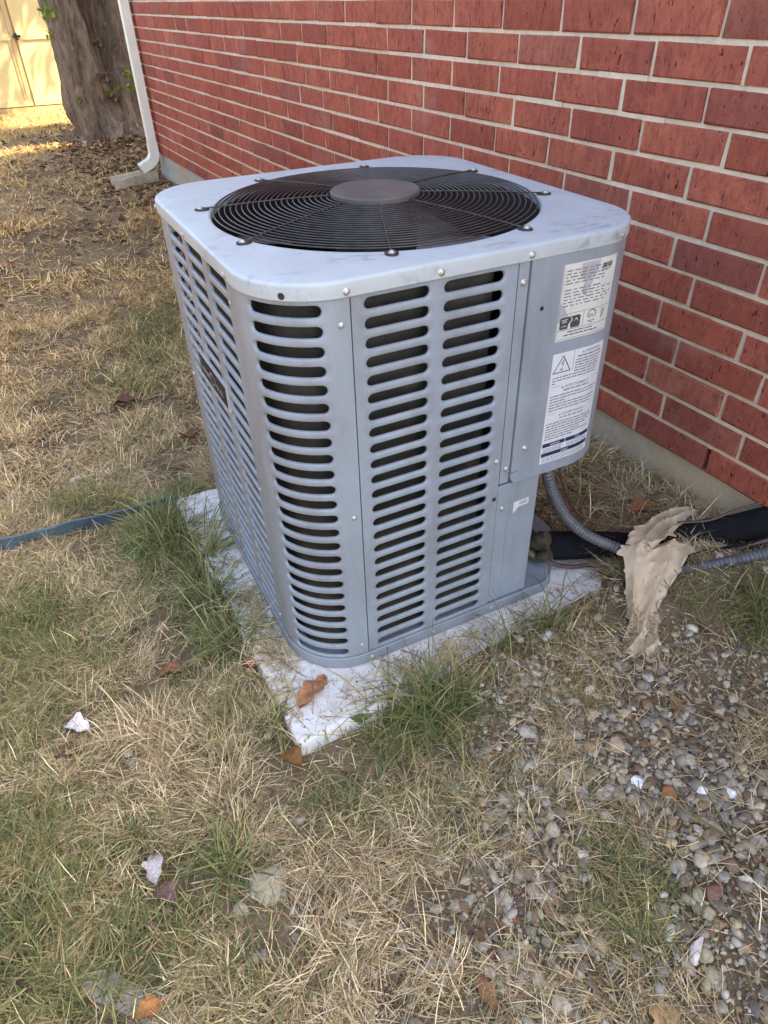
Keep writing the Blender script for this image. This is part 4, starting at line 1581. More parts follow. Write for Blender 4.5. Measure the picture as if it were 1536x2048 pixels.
def cloth_piece(name, secs, nc, seed, amp, bul):
    Lp = spline([q[0] for q in secs], 9); Rp = spline([q[1] for q in secs], 9)
    nl = len(Lp)
    u = np.linspace(0, 1, nc)[None, :, None]
    V = Lp[:, None, :] * (1 - u) + Rp[:, None, :] * u
    tl = np.gradient(V, axis=0); tcx = np.gradient(V, axis=1)
    nrm = np.cross(tcx, tl); nrm /= np.linalg.norm(nrm, axis=2)[..., None] + 1e-9
    if nrm[..., 2].mean() < 0: nrm = -nrm
    I, J = np.meshgrid(np.arange(nl), np.arange(nc), indexing='ij')
    q = J / (nc - 1) * 5.0; w = I * 0.13
    ph = 2.2 * vnoise(w * 0.5, q * 0.0, seed) + 0.35 * w
    f = (1 - np.abs(np.sin(q * 1.35 + ph + 0.8 * vnoise(w * 0.8, q * 0.5, seed + 2)))) * 1.25 - 0.45
    f = f * (0.35 + 1.0 * vnoise(w * 0.6, q * 0.7, seed + 4)) + (ridg(w * 1.1 + q * 0.9, q * 0.8 - w * 0.7, seed + 7) - 0.6) * 0.45
    V = V + nrm * (amp * f + bul * np.sin(PI * J / (nc - 1)))[..., None]
    ed = (vnoise(w * 2.2, q * 0 + seed, 5) - 0.5) * 0.7
    dirx = (Rp - Lp) / np.linalg.norm(Rp - Lp, axis=1)[:, None]
    V[:, 0] += dirx * ed[:, :1]; V[:, -1] += dirx * ed[:, -1:] * -1
    V[-1] += np.stack([RNG.uniform(-.3, .3, nc), RNG.uniform(-.3, .3, nc), np.zeros(nc)], -1)
    V[..., 2] = np.maximum(V[..., 2], gz(V[..., 0], V[..., 1]) + 0.10)
    flat = V.reshape(-1, 3); back = flat - nrm.reshape(-1, 3) * 0.06
    allv = np.vstack([flat, back]); n = nl * nc
    Fc = []
    for i in range(nl - 1):
        for j in range(nc - 1):
            a = i * nc + j
            Fc.append((a, a + 1, a + nc + 1, a + nc)); Fc.append((n + a, n + a + nc, n + a + nc + 1, n + a + 1))
    edge = [(i * nc, (i + 1) * nc) for i in range(nl - 1)] + [((i + 1) * nc + nc - 1, i * nc + nc - 1) for i in range(nl - 1)] + [(j + 1, j) for j in range(nc - 1)] + [((nl - 1) * nc + j, (nl - 1) * nc + j + 1) for j in range(nc - 1)]
    for a, b_ in edge: Fc.append((a, b_, n + b_, n + a))
    return mesh(name, allv, Fc, M_CLOTH, cloth, 50)


cloth_piece("twisted_end", [((32.6, 0.1, -21.8), (32.9, -0.8, -22.0)), ((31.0, 0.2, -21.5), (31.6, -1.0, -21.5)), ((29.4, 0.0, -21.3), (30.3, -1.5, -21.3)), ((27.6, -0.4, -21.1), (28.8, -2.3, -21.0)), ((25.8, -0.9, -21.0), (27.3, -2.9, -20.7)), ((24.4, -1.5, -21.1), (25.6, -3.2, -20.8))], 24, 31, 0.50, 0.10)
cloth_piece("hanging_tail", [((24.0, -1.5, -21.0), (28.8, -3.7, -21.1)), ((23.7, -2.2, -21.2), (28.0, -4.3, -21.5)), ((23.2, -3.0, -21.9), (26.9, -4.9, -22.1)), ((22.7, -3.9, -22.8), (25.3, -5.5, -22.9)), ((22.2, -4.8, -23.6), (24.0, -6.1, -23.7)), ((21.7, -5.6, -24.0), (23.2, -6.9, -24.1)), ((20.9, -6.4, -24.25), (22.5, -7.8, -24.3)), ((20.1, -7.1, -24.35), (21.7, -8.6, -24.4)), ((19.7, -7.6, -24.4), (21.0, -9.0, -24.45))], 44, 12, 0.62, 0.18)

# =================================================================== LAWN EDGING
V = []; Fc = []
ep = spline([(-75, 30.0), (-40, 28.2), (-18.3, 26.6), (-11, 26.2), (-3.0, 25.6), (-2.2, 25.6)], 10)
for i, (x, y) in enumerate(ep):
    base = float(gz(x, y)); lean = 0.25 * math.sin(i * 0.35)
    top = base + 1.35 + 0.15 * math.sin(i * 0.7)
    for (dy, z) in ((-0.10, base - 0.6), (-0.10 + lean * .4 - 0.25, top - 0.05), (lean * .4 - 0.25, top), (0.10 + lean * .4 - 0.2, top - 0.05), (0.10, base - 0.6)):
        V.append((x, y + dy, z))
for i in range(len(ep) - 1):
    for k in range(4):
        Fc.append((i * 5 + k, i * 5 + k + 1, (i + 1) * 5 + k + 1, (i + 1) * 5 + k))
tag(mesh("lawn_edging", V, Fc, M_EDGING, None, 40, at=(-20, 26.5, -25.5)), "dark blue-grey lawn edging strip running from the pad through the grass", "edging")

# =================================================================== GRASS, GRAVEL, LEAVES
def visible(x, y, z, m=360):
    d = np.stack([x, y, z], -1) - camv
    zz_ = d @ FV
    px_ = 768 + 1380.05 * (d @ RV) / np.maximum(zz_, 0.1); py_ = 1024 - 1380.05 * (d @ UV) / np.maximum(zz_, 0.1)
    return (zz_ > 1) & (px_ > -m) & (px_ < 1536 + m) & (py_ > -m) & (py_ < 2048 + m)


def blocked(x, y, pm=0.0):
    """inside the pad, the house, the trunk, the splash block"""
    b = inpoly(x, y, PADC, pm)
    b |= (x > wall_x(y) - 0.15) & (y < 169)
    b |= (np.hypot(x - 27, y - 236) < 9)
    ey = np.interp(x, ep[:, 0], ep[:, 1])
    b |= (y < ey + 0.3) & (y > ey - 1.1) & (x < -2.5) & (fbm(x * 0.5, y * 0.1, 81) < 0.52)
    b |= y > SY - 1.0
    b |= (np.abs(y - by0 + 0.8) < 2.6) & (x > bx0 - 11) & (x < bx0 + 1)
    return b


def blades(name, x, y, z, L, wd, az, t0, t1, colr, mat, seg=2, twist=None, rng=RNG):
    n = len(x)
    d = np.stack([np.cos(az), np.sin(az), np.zeros(n)], -1)
    up = np.array([0, 0, 1.0])
    tw = rng.uniform(-0.7, 0.7, n) if twist is None else twist
    side = np.stack([-np.sin(az + tw), np.cos(az + tw), rng.uniform(-.3, .3, n)], -1)
    p = np.stack([x, y, z], -1)
    V = np.zeros((n, 2 * seg + 1, 3))
    for k in range(seg + 1):
        f = k / seg
        if k < seg:
            w = wd * (1 - 0.35 * f)
            V[:, 2 * k] = p - side * (w / 2)[:, None]
            V[:, 2 * k + 1] = p + side * (w / 2)[:, None]
            t = t0 + (t1 - t0) * (k + 0.5) / seg
            p = p + (np.sin(t)[:, None] * d + np.cos(t)[:, None] * up) * (L / seg)[:, None]
            d2 = az + (k + 1) * 0.35 * (tw)
            d = np.stack([np.cos(d2), np.sin(d2), np.zeros(n)], -1)
        else:
            V[:, 2 * seg] = p
    g = gz(V[..., 0], V[..., 1]) + 0.03
    onpad = inpoly(V[..., 0], V[..., 1], PADC, 0.0)
    g = np.where(onpad, np.maximum(g, PADZ + 0.02), g)
    V[..., 2] = np.maximum(V[..., 2], g + rng.rand(*g.shape) * 0.12)
    m = 2 * seg + 1
    b = np.arange(n)[:, None] * m
    quads = np.concatenate([b + np.array([2 * k, 2 * k + 1, 2 * k + 3, 2 * k + 2]) for k in range(seg - 1)]) if seg > 1 else None
    tris = b + np.array([2 * seg - 2, 2 * seg - 1, 2 * seg])
    C = np.repeat(colr[:, None, :], m, 1)
    return bigmesh(name, V.reshape(-1, 3), quads, tris, C.reshape(-1, 3), mat, kind="stuff")


STRAW = np.array([(0.68, 0.51, 0.29), (0.60, 0.44, 0.25), (0.78, 0.63, 0.40), (0.46, 0.32, 0.18), (0.31, 0.20, 0.115), (0.55, 0.42, 0.22), (0.66, 0.54, 0.37)])
GREEN = np.array([(0.105, 0.145, 0.050), (0.13, 0.17, 0.060), (0.090, 0.125, 0.052), (0.18, 0.205, 0.075), (0.24, 0.24, 0.095)])
OLIVE = np.array([(0.34, 0.30, 0.12), (0.42, 0.35, 0.16), (0.27, 0.25, 0.095)])

# green patches: x, y, radius, strength, blade length
GP = [(-5.0, 21.2, 3.0, 1.0, 5.2), (-2.9, 15.0, 1.6, .9, 4.8), (-3.4, 7.7, 1.9, .9, 4.4), (-3.6, 12.0, 1.8, .9, 4.6), (5.3, -4.6, 2.1, 1.0, 4.6), (6.5, -6.0, 2.0, 1.0, 4.0), (3.0, -5.6, 1.5, .6, 3.4),
      (-16.2, 17.1, 3.4, .8, 2.6), (-14.6, 11.8, 2.6, .7, 2.2), (-16.0, 8.5, 2.6, .7, 2.0), (-17.8, -2.4, 2.8, .9, 2.4), (-16.0, -5.1, 2.1, .9, 2.2), (-18.4, -7.6, 2.8, 1.0, 2.6), (-15.9, -7.9, 1.9, .8, 2.2),
      (-13.1, -4.8, 1.5, .7, 2.4), (-8.4, -8.2, 1.3, .9, 2.8), (-10.6, -10.9, 1.3, .6, 1.8), (9.6, -19.0, 1.5, .7, 2.8), (8.7, -21.0, 1.3, .7, 2.8), (10.3, -17.1, 1.4, .5, 2.4), (30.0, -10.2, 2.0, .9, 2.8),
      (28.1, -11.1, 1.8, .8, 3.0), (15.9, -3.4, 1.6, .45, 3.0), (-2.4, 54.8, 4.0, .6, 2.2), (5.7, 72.3, 4.6, .7, 2.4), (1.6, 59.1, 4.2, .7, 2.4), (-10.9, 30.2, 3.0, .6, 2.6), (-8.0, 28.6, 1.8, .5, 2.6),
      (13.4, -8.4, 1.1, .4, 2.0), (-2.2, -7.2, 1.5, .35, 2.0), (-1.9, 27.0, 1.6, .7, 3.2), (9.6, 79.3, 3.0, .5, 2.2), (-3.6, 39.3, 2.8, .4, 2.0), (1.7, 43.8, 2.2, .4, 2.0),
      (-18.0, 5.7, 2.2, .7, 2.2), (-12.2, 9.5, 1.9, .5, 1.8), (-3.2, -1.2, 1.2, .7, 3.2), (7.7, -11.0, 1.3, .4, 1.8), (-13.6, -9.6, 2.2, .8, 2.4), (-16.5, 14.0, 3.0, .8, 2.4), (-19, 11, 3, .7, 2.2), (-6.5, 24, 2.4, .6, 3.0), (3.5, 66, 5, .8, 2.4), (-0.5, 52, 4, .7, 2.2), (9.0, -19.8, 1.6, .9, 2.8), (-1.0, -8.5, 1.6, .5, 2.2), (-11, -6.2, 2.0, .5, 1.8), (-17.5, -0.2, 2.4, .7, 2.2), (-14.8, -3.2, 2.0, .6, 2.0), (-9.5, -13.0, 1.8, .5, 2.0), (-17, -10.5, 2.4, 1.0, 2.6), (-8.2, 16.0, 2.2, .45, 2.2), (-11.5, 14.5, 2.2, .4, 1.8), (-7.0, 5.0, 1.8, .4, 2.0), (-5.0, 1.5, 1.4, .5, 2.4), (4.0, -10.5, 1.8, .4, 2.0), (-22, -12, 4.0, .8, 2.4), (34, -14, 3, .6, 3.0), (-24, 4, 3.5, .6, 2.2)]


def green_amt(x, y):
    g = np.zeros_like(x)
    for (a, b, r, s_, l) in GP:
        g = np.maximum(g, s_ * np.exp(-((x - a) ** 2 + (y - b) ** 2) / (1.6 * r * r)))
    return g


# gravel strength (0..1): right foreground and scattered bare spots
GRV = [(14.5, -12.5, 5.0, 1.0), (18.0, -16.5, 5.5, 1.0), (9.6, -9.6, 3.4, 1.0), (12.5, -7.0, 3.0, .9), (7.5, -13.0, 3.4, .95), (5.0, -16.5, 3.2, .75), (2.0, -18.5, 3.2, .7), (-1.0, -17.0, 2.4, .55), (4.0, -21.0, 4.0, .85), (9.0, -22.5, 4.5, .75), (20.5, -10.5, 4.5, .6), (25, -14, 4, .55), (14, -22, 5, .65), (20, -25, 7, .6), (16.0, -6.0, 3, .6), (-11.5, -2.5, 2.6, .35), (-14.0, 0.6, 1.8, .35), (-6.0, -12.0, 2.4, .3), (-3.5, -14, 2.2, .35), (-8.5, -5, 1.6, .3)]


def gravel_amt(x, y):
    g = np.zeros_like(x)
    for (a, b, r, s_) in GRV:
        g = np.maximum(g, s_ * np.exp(-((x - a) ** 2 + (y - b) ** 2) / (1.3 * r * r)))
    return g


def scatter(n, x0, x1, y0, y1, m=360):
    x = RNG.uniform(x0, x1, n); y = RNG.uniform(y0, y1, n)
    ok = visible(x, y, gz(x, y), m) & ~blocked(x, y)
    return x[ok], y[ok]


def straw_field(name, n, area, Lr, wr_, dens, stand=0.15, dark=1.0):
    x, y = scatter(n, *area)
    keep = RNG.rand(len(x)) < dens(x, y)
    x, y = x[keep], y[keep]; n = len(x)
    z = gz(x, y) + RNG.rand(n) * 0.28
    L = RNG.uniform(Lr[0], Lr[1], n) * (0.6 + 0.8 * RNG.rand(n))
    az0 = vnoise(x * 0.22, y * 0.22, 31) * 4 * PI
    az = np.where(RNG.rand(n) < 0.55, az0 + RNG.normal(0, 0.6, n), RNG.uniform(0, 2 * PI, n))
    up = RNG.rand(n) < stand
    t0 = np.where(up, RNG.uniform(0.2, 0.9, n), RNG.uniform(0.95, 1.45, n)); t1 = np.where(up, RNG.uniform(0.9, 1.7, n), RNG.uniform(1.3, 2.0, n))
    g = green_amt(x, y)
    c = STRAW[RNG.randint(0, len(STRAW), n)]
    ol = RNG.rand(n) < (0.16 + 0.65 * g)
    c = np.where(ol[:, None], OLIVE[RNG.randint(0, 3, n)], c)
    c = c * (0.42 + 1.0 * RNG.rand(n) ** 1.2)[:, None] * dark
    c = c * (1 + sstep(20, 130, y)[:, None] * np.array([0.22, 0.08, -0.20]))  # far straw tinted golden, standing in for warm sunlight
    blades(name, x, y, z, L, RNG.uniform(wr_[0], wr_[1], n), az, t0, t1, c, M_STRAW, 2)


def dens_near(x, y):
    d = (0.10 + 1.0 * sstep(0.36, 0.56, fbm(x * 0.22, y * 0.22, 41))) * (0.45 + 0.75 * sstep(0.3, 0.5, fbm(x * 0.9, y * 0.9, 43)))
    return np.clip(d * (1 - 0.84 * gravel_amt(x, y)), 0.05, 1)


def dens_far(x, y):
    d = 0.22 + 0.9 * sstep(0.36, 0.56, fbm(x * 0.07, y * 0.07, 51))
    d = d * (1 - 0.85 * np.exp(-((x - 22) ** 2 + (y - 215) ** 2) / (2 * 26.0 ** 2)))
    return np.clip(d, 0.04, 1)


straw_field("dry_grass", 360000, (-36, 36, -34, 34), (0.7, 2.1), (0.030, 0.066), dens_near, 0.16)
straw_field("dry_grass", 170000, (-40, 34, 34, 90), (0.8, 2.1), (0.05, 0.095), dens_near, 0.22)
straw_field("dry_grass", 170000, (-60, 60, 90, 320), (1.2, 2.6), (0.09, 0.16), dens_far, 0.25)
# thick straw mat in the corner between unit and wall
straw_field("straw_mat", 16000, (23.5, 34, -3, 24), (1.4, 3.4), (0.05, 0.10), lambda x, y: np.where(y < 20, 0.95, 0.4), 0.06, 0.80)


def green_field(name, n, area, wmul=1.0, m=360):
    x, y = scatter(n, *area, m)
    g = green_amt(x, y)
    base = 0.045 + 0.16 * sstep(0.43, 0.60, fbm(x * 0.15, y * 0.15, 61))
    keep = RNG.rand(len(x)) < np.clip(1.5 * g ** 1.0 + base, 0, 1) * (1 - 0.6 * gravel_amt(x, y) * (1 - g))
    x, y, g = x[keep], y[keep], g[keep]; n = len(x)
    Lb = np.full(n, 1.5)
    for (a, b, r, s_, l) in GP:
        w = np.exp(-((x - a) ** 2 + (y - b) ** 2) / (1.6 * r * r)); Lb = np.maximum(Lb, l * w)
    L = Lb * (0.45 + 0.7 * RNG.rand(n))
    c = GREEN[RNG.randint(0, len(GREEN), n)] * (0.7 + 0.7 * RNG.rand(n))[:, None]
    dry = RNG.rand(n) < 0.25
    c = np.where(dry[:, None], OLIVE[RNG.randint(0, 3, n)] * 0.95, c)
    az = RNG.uniform(0, 2 * PI, n)
    t0 = RNG.uniform(0.05, 0.8, n); t1 = t0 + RNG.uniform(0.4, 1.6, n)
    blades(name, x, y, gz(x, y) - 0.05, L, RNG.uniform(0.035, 0.075, n) * wmul, az, t0, t1, c, M_GRASS, 3)


green_field("green_grass", 110000, (-36, 36, -34, 34))
green_field("green_grass", 52000, (-40, 34, 34, 120), 1.4)

# long arching blades leaning over the pad edge and round its front corner
def tuft(name, label, cx_, cy_, n, L, spread, lean_az=None, cols=np.vstack([GREEN, GREEN, OLIVE]), wmin=0.05, wmax=0.10):
    x = cx_ + RNG.normal(0, spread, n); y = cy_ + RNG.normal(0, spread, n)
    az = RNG.uniform(0, 2 * PI, n) if lean_az is None else lean_az + RNG.normal(0, 0.9, n)
    c = cols[RNG.randint(0, len(cols), n)] * (0.75 + 0.6 * RNG.rand(n))[:, None]
    t0 = RNG.uniform(0.0, 0.95, n)
    o = blades(name, x, y, gz(x, y), L * (0.5 + 0.6 * RNG.rand(n)), RNG.uniform(wmin, wmax, n), az, t0, t0 + RNG.uniform(0.7, 2.1, n), c, M_GRASS, 5, RNG.uniform(-.3, .3, n))
    del o["kind"]
    tag(o, label, "grass tuft", "grass tufts around the pad")
    return o


for lab, a, b, n, L, sp_, lz in (
        ("tall green grass tuft at the pad corner by the edging strip", -4.6, 20.6, 130, 7.0, 1.1, None),
        ("upright grass tuft arching over the left pad edge beside the louvred side", -2.6, 16.4, 70, 8.0, 0.45, 0.3),
        ("green grass tuft midway along the left edge of the pad", -3.5, 11.2, 80, 6.0, 0.7, None),
        ("green grass tuft by the pad's left edge just above the rusty leaf", -3.2, 6.6, 70, 6.0, 0.7, None),
        ("dark green grass tuft in front of the pad's near edge", 5.6, -4.9, 150, 6.0, 1.2, None),
        ("sparse grass tuft at the pad's front edge below the service panel", 12.6, -3.6, 40, 5.0, 0.6, None),
        ("sparse grass tuft at the right end of the pad below the valve panel", 16.4, -3.5, 50, 5.6, 0.7, None),
        ("long grass tuft beside the crumpled cloth", 26.0, -6.2, 30, 3.8, 0.7, None),
        ("green grass tuft at the right edge of the gravel below the conduit", 30.0, -10.4, 100, 4.4, 1.1, None),
        ("green grass tuft growing beside the large flat stone", -8.3, -8.4, 50, 3.6, 0.5, None)):
    tuft("grass_tuft", lab, a, b, n, L, sp_, lz)
tuft("tall_weed", "single tall thin green weed stem standing in the gravel", 15.9, -19.9, 2, 6.0, 0.05, None, GREEN[:3], 0.10, 0.14)
# dry sprawling tufts, pale straw
for lab, a, b, n, L, sp_ in (
        ("pale dry straw tuft sprawling between the white curled leaf and the pad", -10.2, 2.4, 34, 4.4, 0.7),
        ("pale dry straw tuft below the sprawling one, on the bare soil", -10.0, -0.6, 26, 3.6, 0.6),
        ("bleached dry grass tuft in the lower centre in front of the flat stone", -1.0, -9.0, 22, 2.6, 0.7),
        ("brown dry grass tuft growing against the louvred side on the pad", -1.2, 4.6, 60, 3.0, 0.8)):
    t_ = tuft("dry_grass_tuft", lab, a, b, n, L, sp_, None, STRAW, 0.045, 0.085)
    t_["group"] = "dry grass tufts"
# a few long loose straws, lying on the pad as well
n = 260
x = RNG.uniform(-3, 24, n); y = np.where(RNG.rand(n) < .6, RNG.uniform(-3.6, -0.4, n), RNG.uniform(-3, 22, n)); x = np.where(y > 0, RNG.uniform(-3, -0.3, n), x)
blades("loose_straw", x, y, np.full(n, PADZ + 0.03), RNG.uniform(0.8, 4.0, n), RNG.uniform(0.04, 0.08, n), RNG.uniform(0, 2 * PI, n), RNG.uniform(1.2, 1.6, n), RNG.uniform(1.4, 1.9, n), STRAW[RNG.randint(0, 7, n)] * 0.9, M_STRAW, 3)

# ------------------------------------------------------------------ pebbles
bm = bmesh.new(); bmesh.ops.create_icosphere(bm, subdivisions=3, radius=1.0)
ICO = np.array([v.co[:] for v in bm.verts]); ICOF = np.array([[v.index for v in f.verts] for f in bm.faces]); bm.free()
bm = bmesh.new(); bmesh.ops.create_icosphere(bm, subdivisions=2, radius=1.0)
ICO1 = np.array([v.co[:] for v in bm.verts]); ICOF1 = np.array([[v.index for v in f.verts] for f in bm.faces]); bm.free()
STC = np.array([(0.44, 0.355, 0.26), (0.34, 0.265, 0.195), (0.50, 0.41, 0.31), (0.26, 0.195, 0.145), (0.46, 0.33, 0.20), (0.38, 0.33, 0.27), (0.50, 0.40, 0.27), (0.22, 0.125, 0.085), (0.58, 0.51, 0.42), (0.38, 0.24, 0.14), (0.30, 0.25, 0.21), (0.46, 0.37, 0.29)])


def pebble_shape(r, base, angular=0.22):
    v = base.copy()
    for _ in range(10):
        d = r.normal(size=3); d /= np.linalg.norm(d)
        c = r.uniform(0.42, 0.85)
        h = v @ d
        v = v - np.outer(np.maximum(h - c, 0), d) * 0.9
    v *= (1 + angular * (r.rand(len(v), 1) - 0.5) * 0.35)
    return v


pr_ = np.random.RandomState(77)
SHAPES = [pebble_shape(pr_, ICO1) for _ in range(24)]


def rot_z(a):
    c, s = np.cos(a), np.sin(a)
    return np.array([[c, -s, 0], [s, c, 0], [0, 0, 1]])


def pebbles(name, n, area, smin, smax, dens, parent=None):
    x, y = scatter(n, *area, 340)
    keep = RNG.rand(len(x)) < dens(x, y)
    x, y = x[keep], y[keep]; n = len(x)
    Vs = []; Fs = []; Cs = []
    zg = gz(x, y)
    for i in range(n):
        s = smin + (smax - smin) * RNG.rand() ** 2.6
        sh = SHAPES[RNG.randint(24)] * np.array([s, s * RNG.uniform(.6, .95), s * RNG.uniform(.4, .7)])
        a = RNG.uniform(-.35, .35); ca, sa = math.cos(a), math.sin(a)
        sh = sh @ np.array([[1, 0, 0], [0, ca, -sa], [0, sa, ca]]) @ rot_z(RNG.uniform(0, 6.28))
        sh[:, :] += (x[i], y[i], zg[i] + s * 0.08 + RNG.rand() * 0.15)
        Fs.append(ICOF1 + 42 * i); Vs.append(sh)
        c = STC[RNG.randint(len(STC))] * RNG.uniform(0.45, 1.1) * np.array([0.93, 0.99, 0.96])
        Cs.append(np.repeat(c[None], 42, 0))
    return bigmesh(name, np.vstack(Vs), None, np.vstack(Fs), np.vstack(Cs), M_STONE, kind="stuff")


pebbles("gravel", 19000, (-24, 34, -32, 4), 0.17, 0.54, lambda x, y: np.clip(gravel_amt(x, y) ** 1.2 * 1.15, 0.025, 1))
pebbles("gravel", 24000, (-6, 34, -32, 0), 0.07, 0.20, lambda x, y: np.clip(gravel_amt(x, y), 0.05, 1))

sr = np.random.RandomState(5)


def stone(name, label, cat, x, y, sx, sy, sz, rz, c, seed, lift=0.3, group=None):
    r = np.random.RandomState(seed)
    v = pebble_shape(r, ICO, 0.3) * np.array([sx, sy, sz])
    v = v @ rot_z(rz)
    z = float(gz(np.array([x]), np.array([y]))[0])
    v = v + (x, y, z + sz * lift)
    org = m3((x, y, z))
    me = bpy.data.meshes.new(name)
    me.from_pydata((m3(v) - org).tolist(), [], ICOF.tolist()); me.update()
    a = me.color_attributes.new("Col", 'FLOAT_COLOR', 'POINT')
    a.data.foreach_set("color", np.repeat(np.array([[*c, 1.0]]), len(v), 0).astype(np.float32).ravel())
    o = link(name, me, M_STONE, None, None, 35)
    o.location = org
    tag(o, label, cat, group)


WHT = (0.78, 0.78, 0.76)
for a in (("stone", "small chalk white stone in the gravel, left of the rust-brown stone", 14.1, -14.9, .52, .46, .42, .4, WHT, 1),
          ("stone", "white stone in the gravel with a notched edge, right of the rust-brown stone", 16.6, -17.15, .52, .44, .42, 1.0, WHT, 2),
          ("stone", "white stone in the gravel at the far right of the three white ones", 18.0, -17.85, .5, .42, .4, 2.0, WHT, 3),
          ("stone", "smooth rust-brown stone between the white stones in the gravel", 15.2, -16.3, .6, .48, .42, .3, (.26, .11, .045), 4),
          ("stone", "elongated pale pink stone low in the gravel near the bottom right", 10.3, -22.8, .78, .36, .42, -.6, (.58, .50, .46), 5),
          ("stone", "tan rounded stone in the middle of the upper gravel", 14.5, -12.6, .78, .62, .5, .2, (.36, .27, .18), 6),
          ("flat_stone", "large flat mossy tan stone half buried in the foreground grass", -6.75, -10.1, 1.45, 1.15, .38, .35, (.30, .27, .18), 7),
          ("stone", "pale grey stone lying in the grass beyond the edging strip", -10.45, 34.9, .95, .6, .5, -.5, (.50, .47, .43), 10),
          ("stone", "whitish stone by the right end of the pad", 15.6, -4.2, .62, .5, .42, .2, (.55, .55, .53), 11),
          ("stone", "orange tan pebble beside the white curled leaf", -15.2, 1.7, .62, .5, .4, .4, (.44, .30, .15), 12),
          ("stone", "brown-red stone at the right edge of the lower gravel", 13.0, -21.3, .75, .55, .45, .2, (.20, .10, .075), 13),
          ("stone", "pale stone in the lower centre gravel", 3.4, -21.6, .72, .55, .45, .9, (.46, .40, .33), 14),
          ("stone", "grey angular stone at the left of the upper gravel", 9.3, -11.2, .85, .6, .45, -.3, (.40, .365, .32), 15),
          ("stone", "second grey angular stone at the left of the upper gravel, nearer the pad", 10.4, -9.4, .7, .55, .4, .8, (.38, .34, .29), 16)):
    stone(a[0], a[1], "stone", a[2], a[3], a[4], a[5], a[6], a[7], a[8], a[9])


# concrete strip sunk in the turf at the lower left
V = []; Fc = []
d0 = np.array([-17.4, -8.6]); d1 = np.array([-11.6, -14.8]); tdir = (d1 - d0) / np.linalg.norm(d1 - d0); ndir = np.array([-tdir[1], tdir[0]])
for i, t in enumerate(np.linspace(0, 1, 24)):
    c_ = d0 + (d1 - d0) * t
    zz0 = float(gz(np.array([c_[0]]), np.array([c_[1]]))[0])
    hw = 0.68 + 0.2 * (float(vnoise(t * 9, 0.3, 4)) - .5)
    for (o_, z_) in ((-hw, -0.8), (-hw, 0.30), (-hw + 0.1, 0.38), (0, 0.40 + 0.05 * float(vnoise(t * 14, 2, 5))), (hw - 0.1, 0.36), (hw, 0.28), (hw, -0.8)):
        V.append((c_[0] + ndir[0] * o_, c_[1] + ndir[1] * o_, zz0 + z_ - 0.24))
for i in range(23):
    for k in range(6): Fc.append((i * 7 + k, i * 7 + k + 1, (i + 1) * 7 + k + 1, (i + 1) * 7 + k))
Fc.append(tuple(range(7))); Fc.append(tuple(23 * 7 + k for k in range(7))[::-1])
tag(mesh("edging_stone", V, Fc, M_SPLASH2, None, 50, at=(-14.5, -11.7, -25.6)), "grey concrete edging strip half hidden by grass at the bottom left corner", "edging")

# soil crumbs and thatch spilled on the pad
n = 2600
x = RNG.uniform(-2.6, 23.5, n); y = np.where(RNG.rand(n) < .5, RNG.uniform(-3.4, -0.3, n), RNG.uniform(-3, 24, n)); x = np.where(y > 0, RNG.uniform(-2.7, -0.25, n), x)
k_ = RNG.rand(n) < np.clip(0.08 + 1.1 * sstep(0.46, 0.64, fbm(x * 0.7, y * 0.7, 91)) + 0.5 * sstep(-1.4, -0.3, np.where(y > 0, x, y)), 0, 1)
k_ &= inpoly(x, y, PADC, 0.1)
x, y = x[k_], y[k_]; n = len(x)
Vs = []; Fs = []; Cs = []
for i in range(n):
    s_ = RNG.uniform(0.015, 0.055) * (1.7 if RNG.rand() < .08 else 1)
    sh = SHAPES[RNG.randint(24)] * np.array([s_ * 1.4, s_, s_ * 0.6]) @ rot_z(RNG.uniform(0, 6.28)) + (x[i], y[i], PADZ + s_ * 0.3)
    Vs.append(sh); Fs.append(ICOF1 + 42 * i)
    Cs.append(np.repeat((np.array([(0.14, 0.10, 0.07), (0.23, 0.165, 0.11), (0.30, 0.24, 0.17)])[RNG.randint(3)] * RNG.uniform(.6, 1.2))[None], 42, 0))
bigmesh("soil_crumbs", np.vstack(Vs), None, np.vstack(Fs), np.vstack(Cs), M_STONE, kind="stuff")
n = 900
x = np.where(RNG.rand(n) < .45, RNG.uniform(-1.7, -0.2, n), RNG.uniform(4, 20, n)); y = np.where(x < 0, RNG.uniform(1.5, 11, n), RNG.uniform(-2.9, -0.25, n))
k_ = RNG.rand(n) < np.where(x < 0, 0.9, sstep(0.45, 0.6, fbm(x * 0.5, y * 0.5, 95)))
x, y = x[k_], y[k_]; n = len(x)
blades("spilled_thatch", x, y, np.full(n, PADZ + 0.03) + RNG.rand(n) * .15, RNG.uniform(0.5, 2.0, n), RNG.uniform(0.035, 0.07, n), RNG.uniform(0, 2 * PI, n), RNG.uniform(1.1, 1.6, n), RNG.uniform(1.3, 1.9, n), STRAW[RNG.randint(0, 7, n)] * RNG.uniform(.4, 1.0, (n, 1)), M_STRAW, 3)


# ------------------------------------------------------------------ fallen leaves
def leaf_geo(r, L, wdt, curl):
    nu, nv = 9, 5
    V = []; Fc = []
    for i in range(nu):
        t = i / (nu - 1)
        w = wdt * math.sin(PI * min(1, t * 0.93 + 0.04)) ** 0.8 * (1 + 0.25 * math.sin(t * 17 + curl * 9))
        for j in range(nv):
            u = j / (nv - 1) - 0.5
            z = curl * (abs(u) * 2) ** 1.6 * w * 0.9 + 0.25 * curl * math.sin(t * 5) * L * 0.3 + 0.05 * L * math.sin(t * 11 + u * 7)
            V.append(((t - .5) * L, u * 2 * w * (1 - 0.3 * abs(curl)), z))
    for i in range(nu - 1):
        for j in range(nv - 1):
            a = i * nv + j; Fc.append((a, a + 1, a + nv + 1, a + nv))
    return np.array(V), Fc


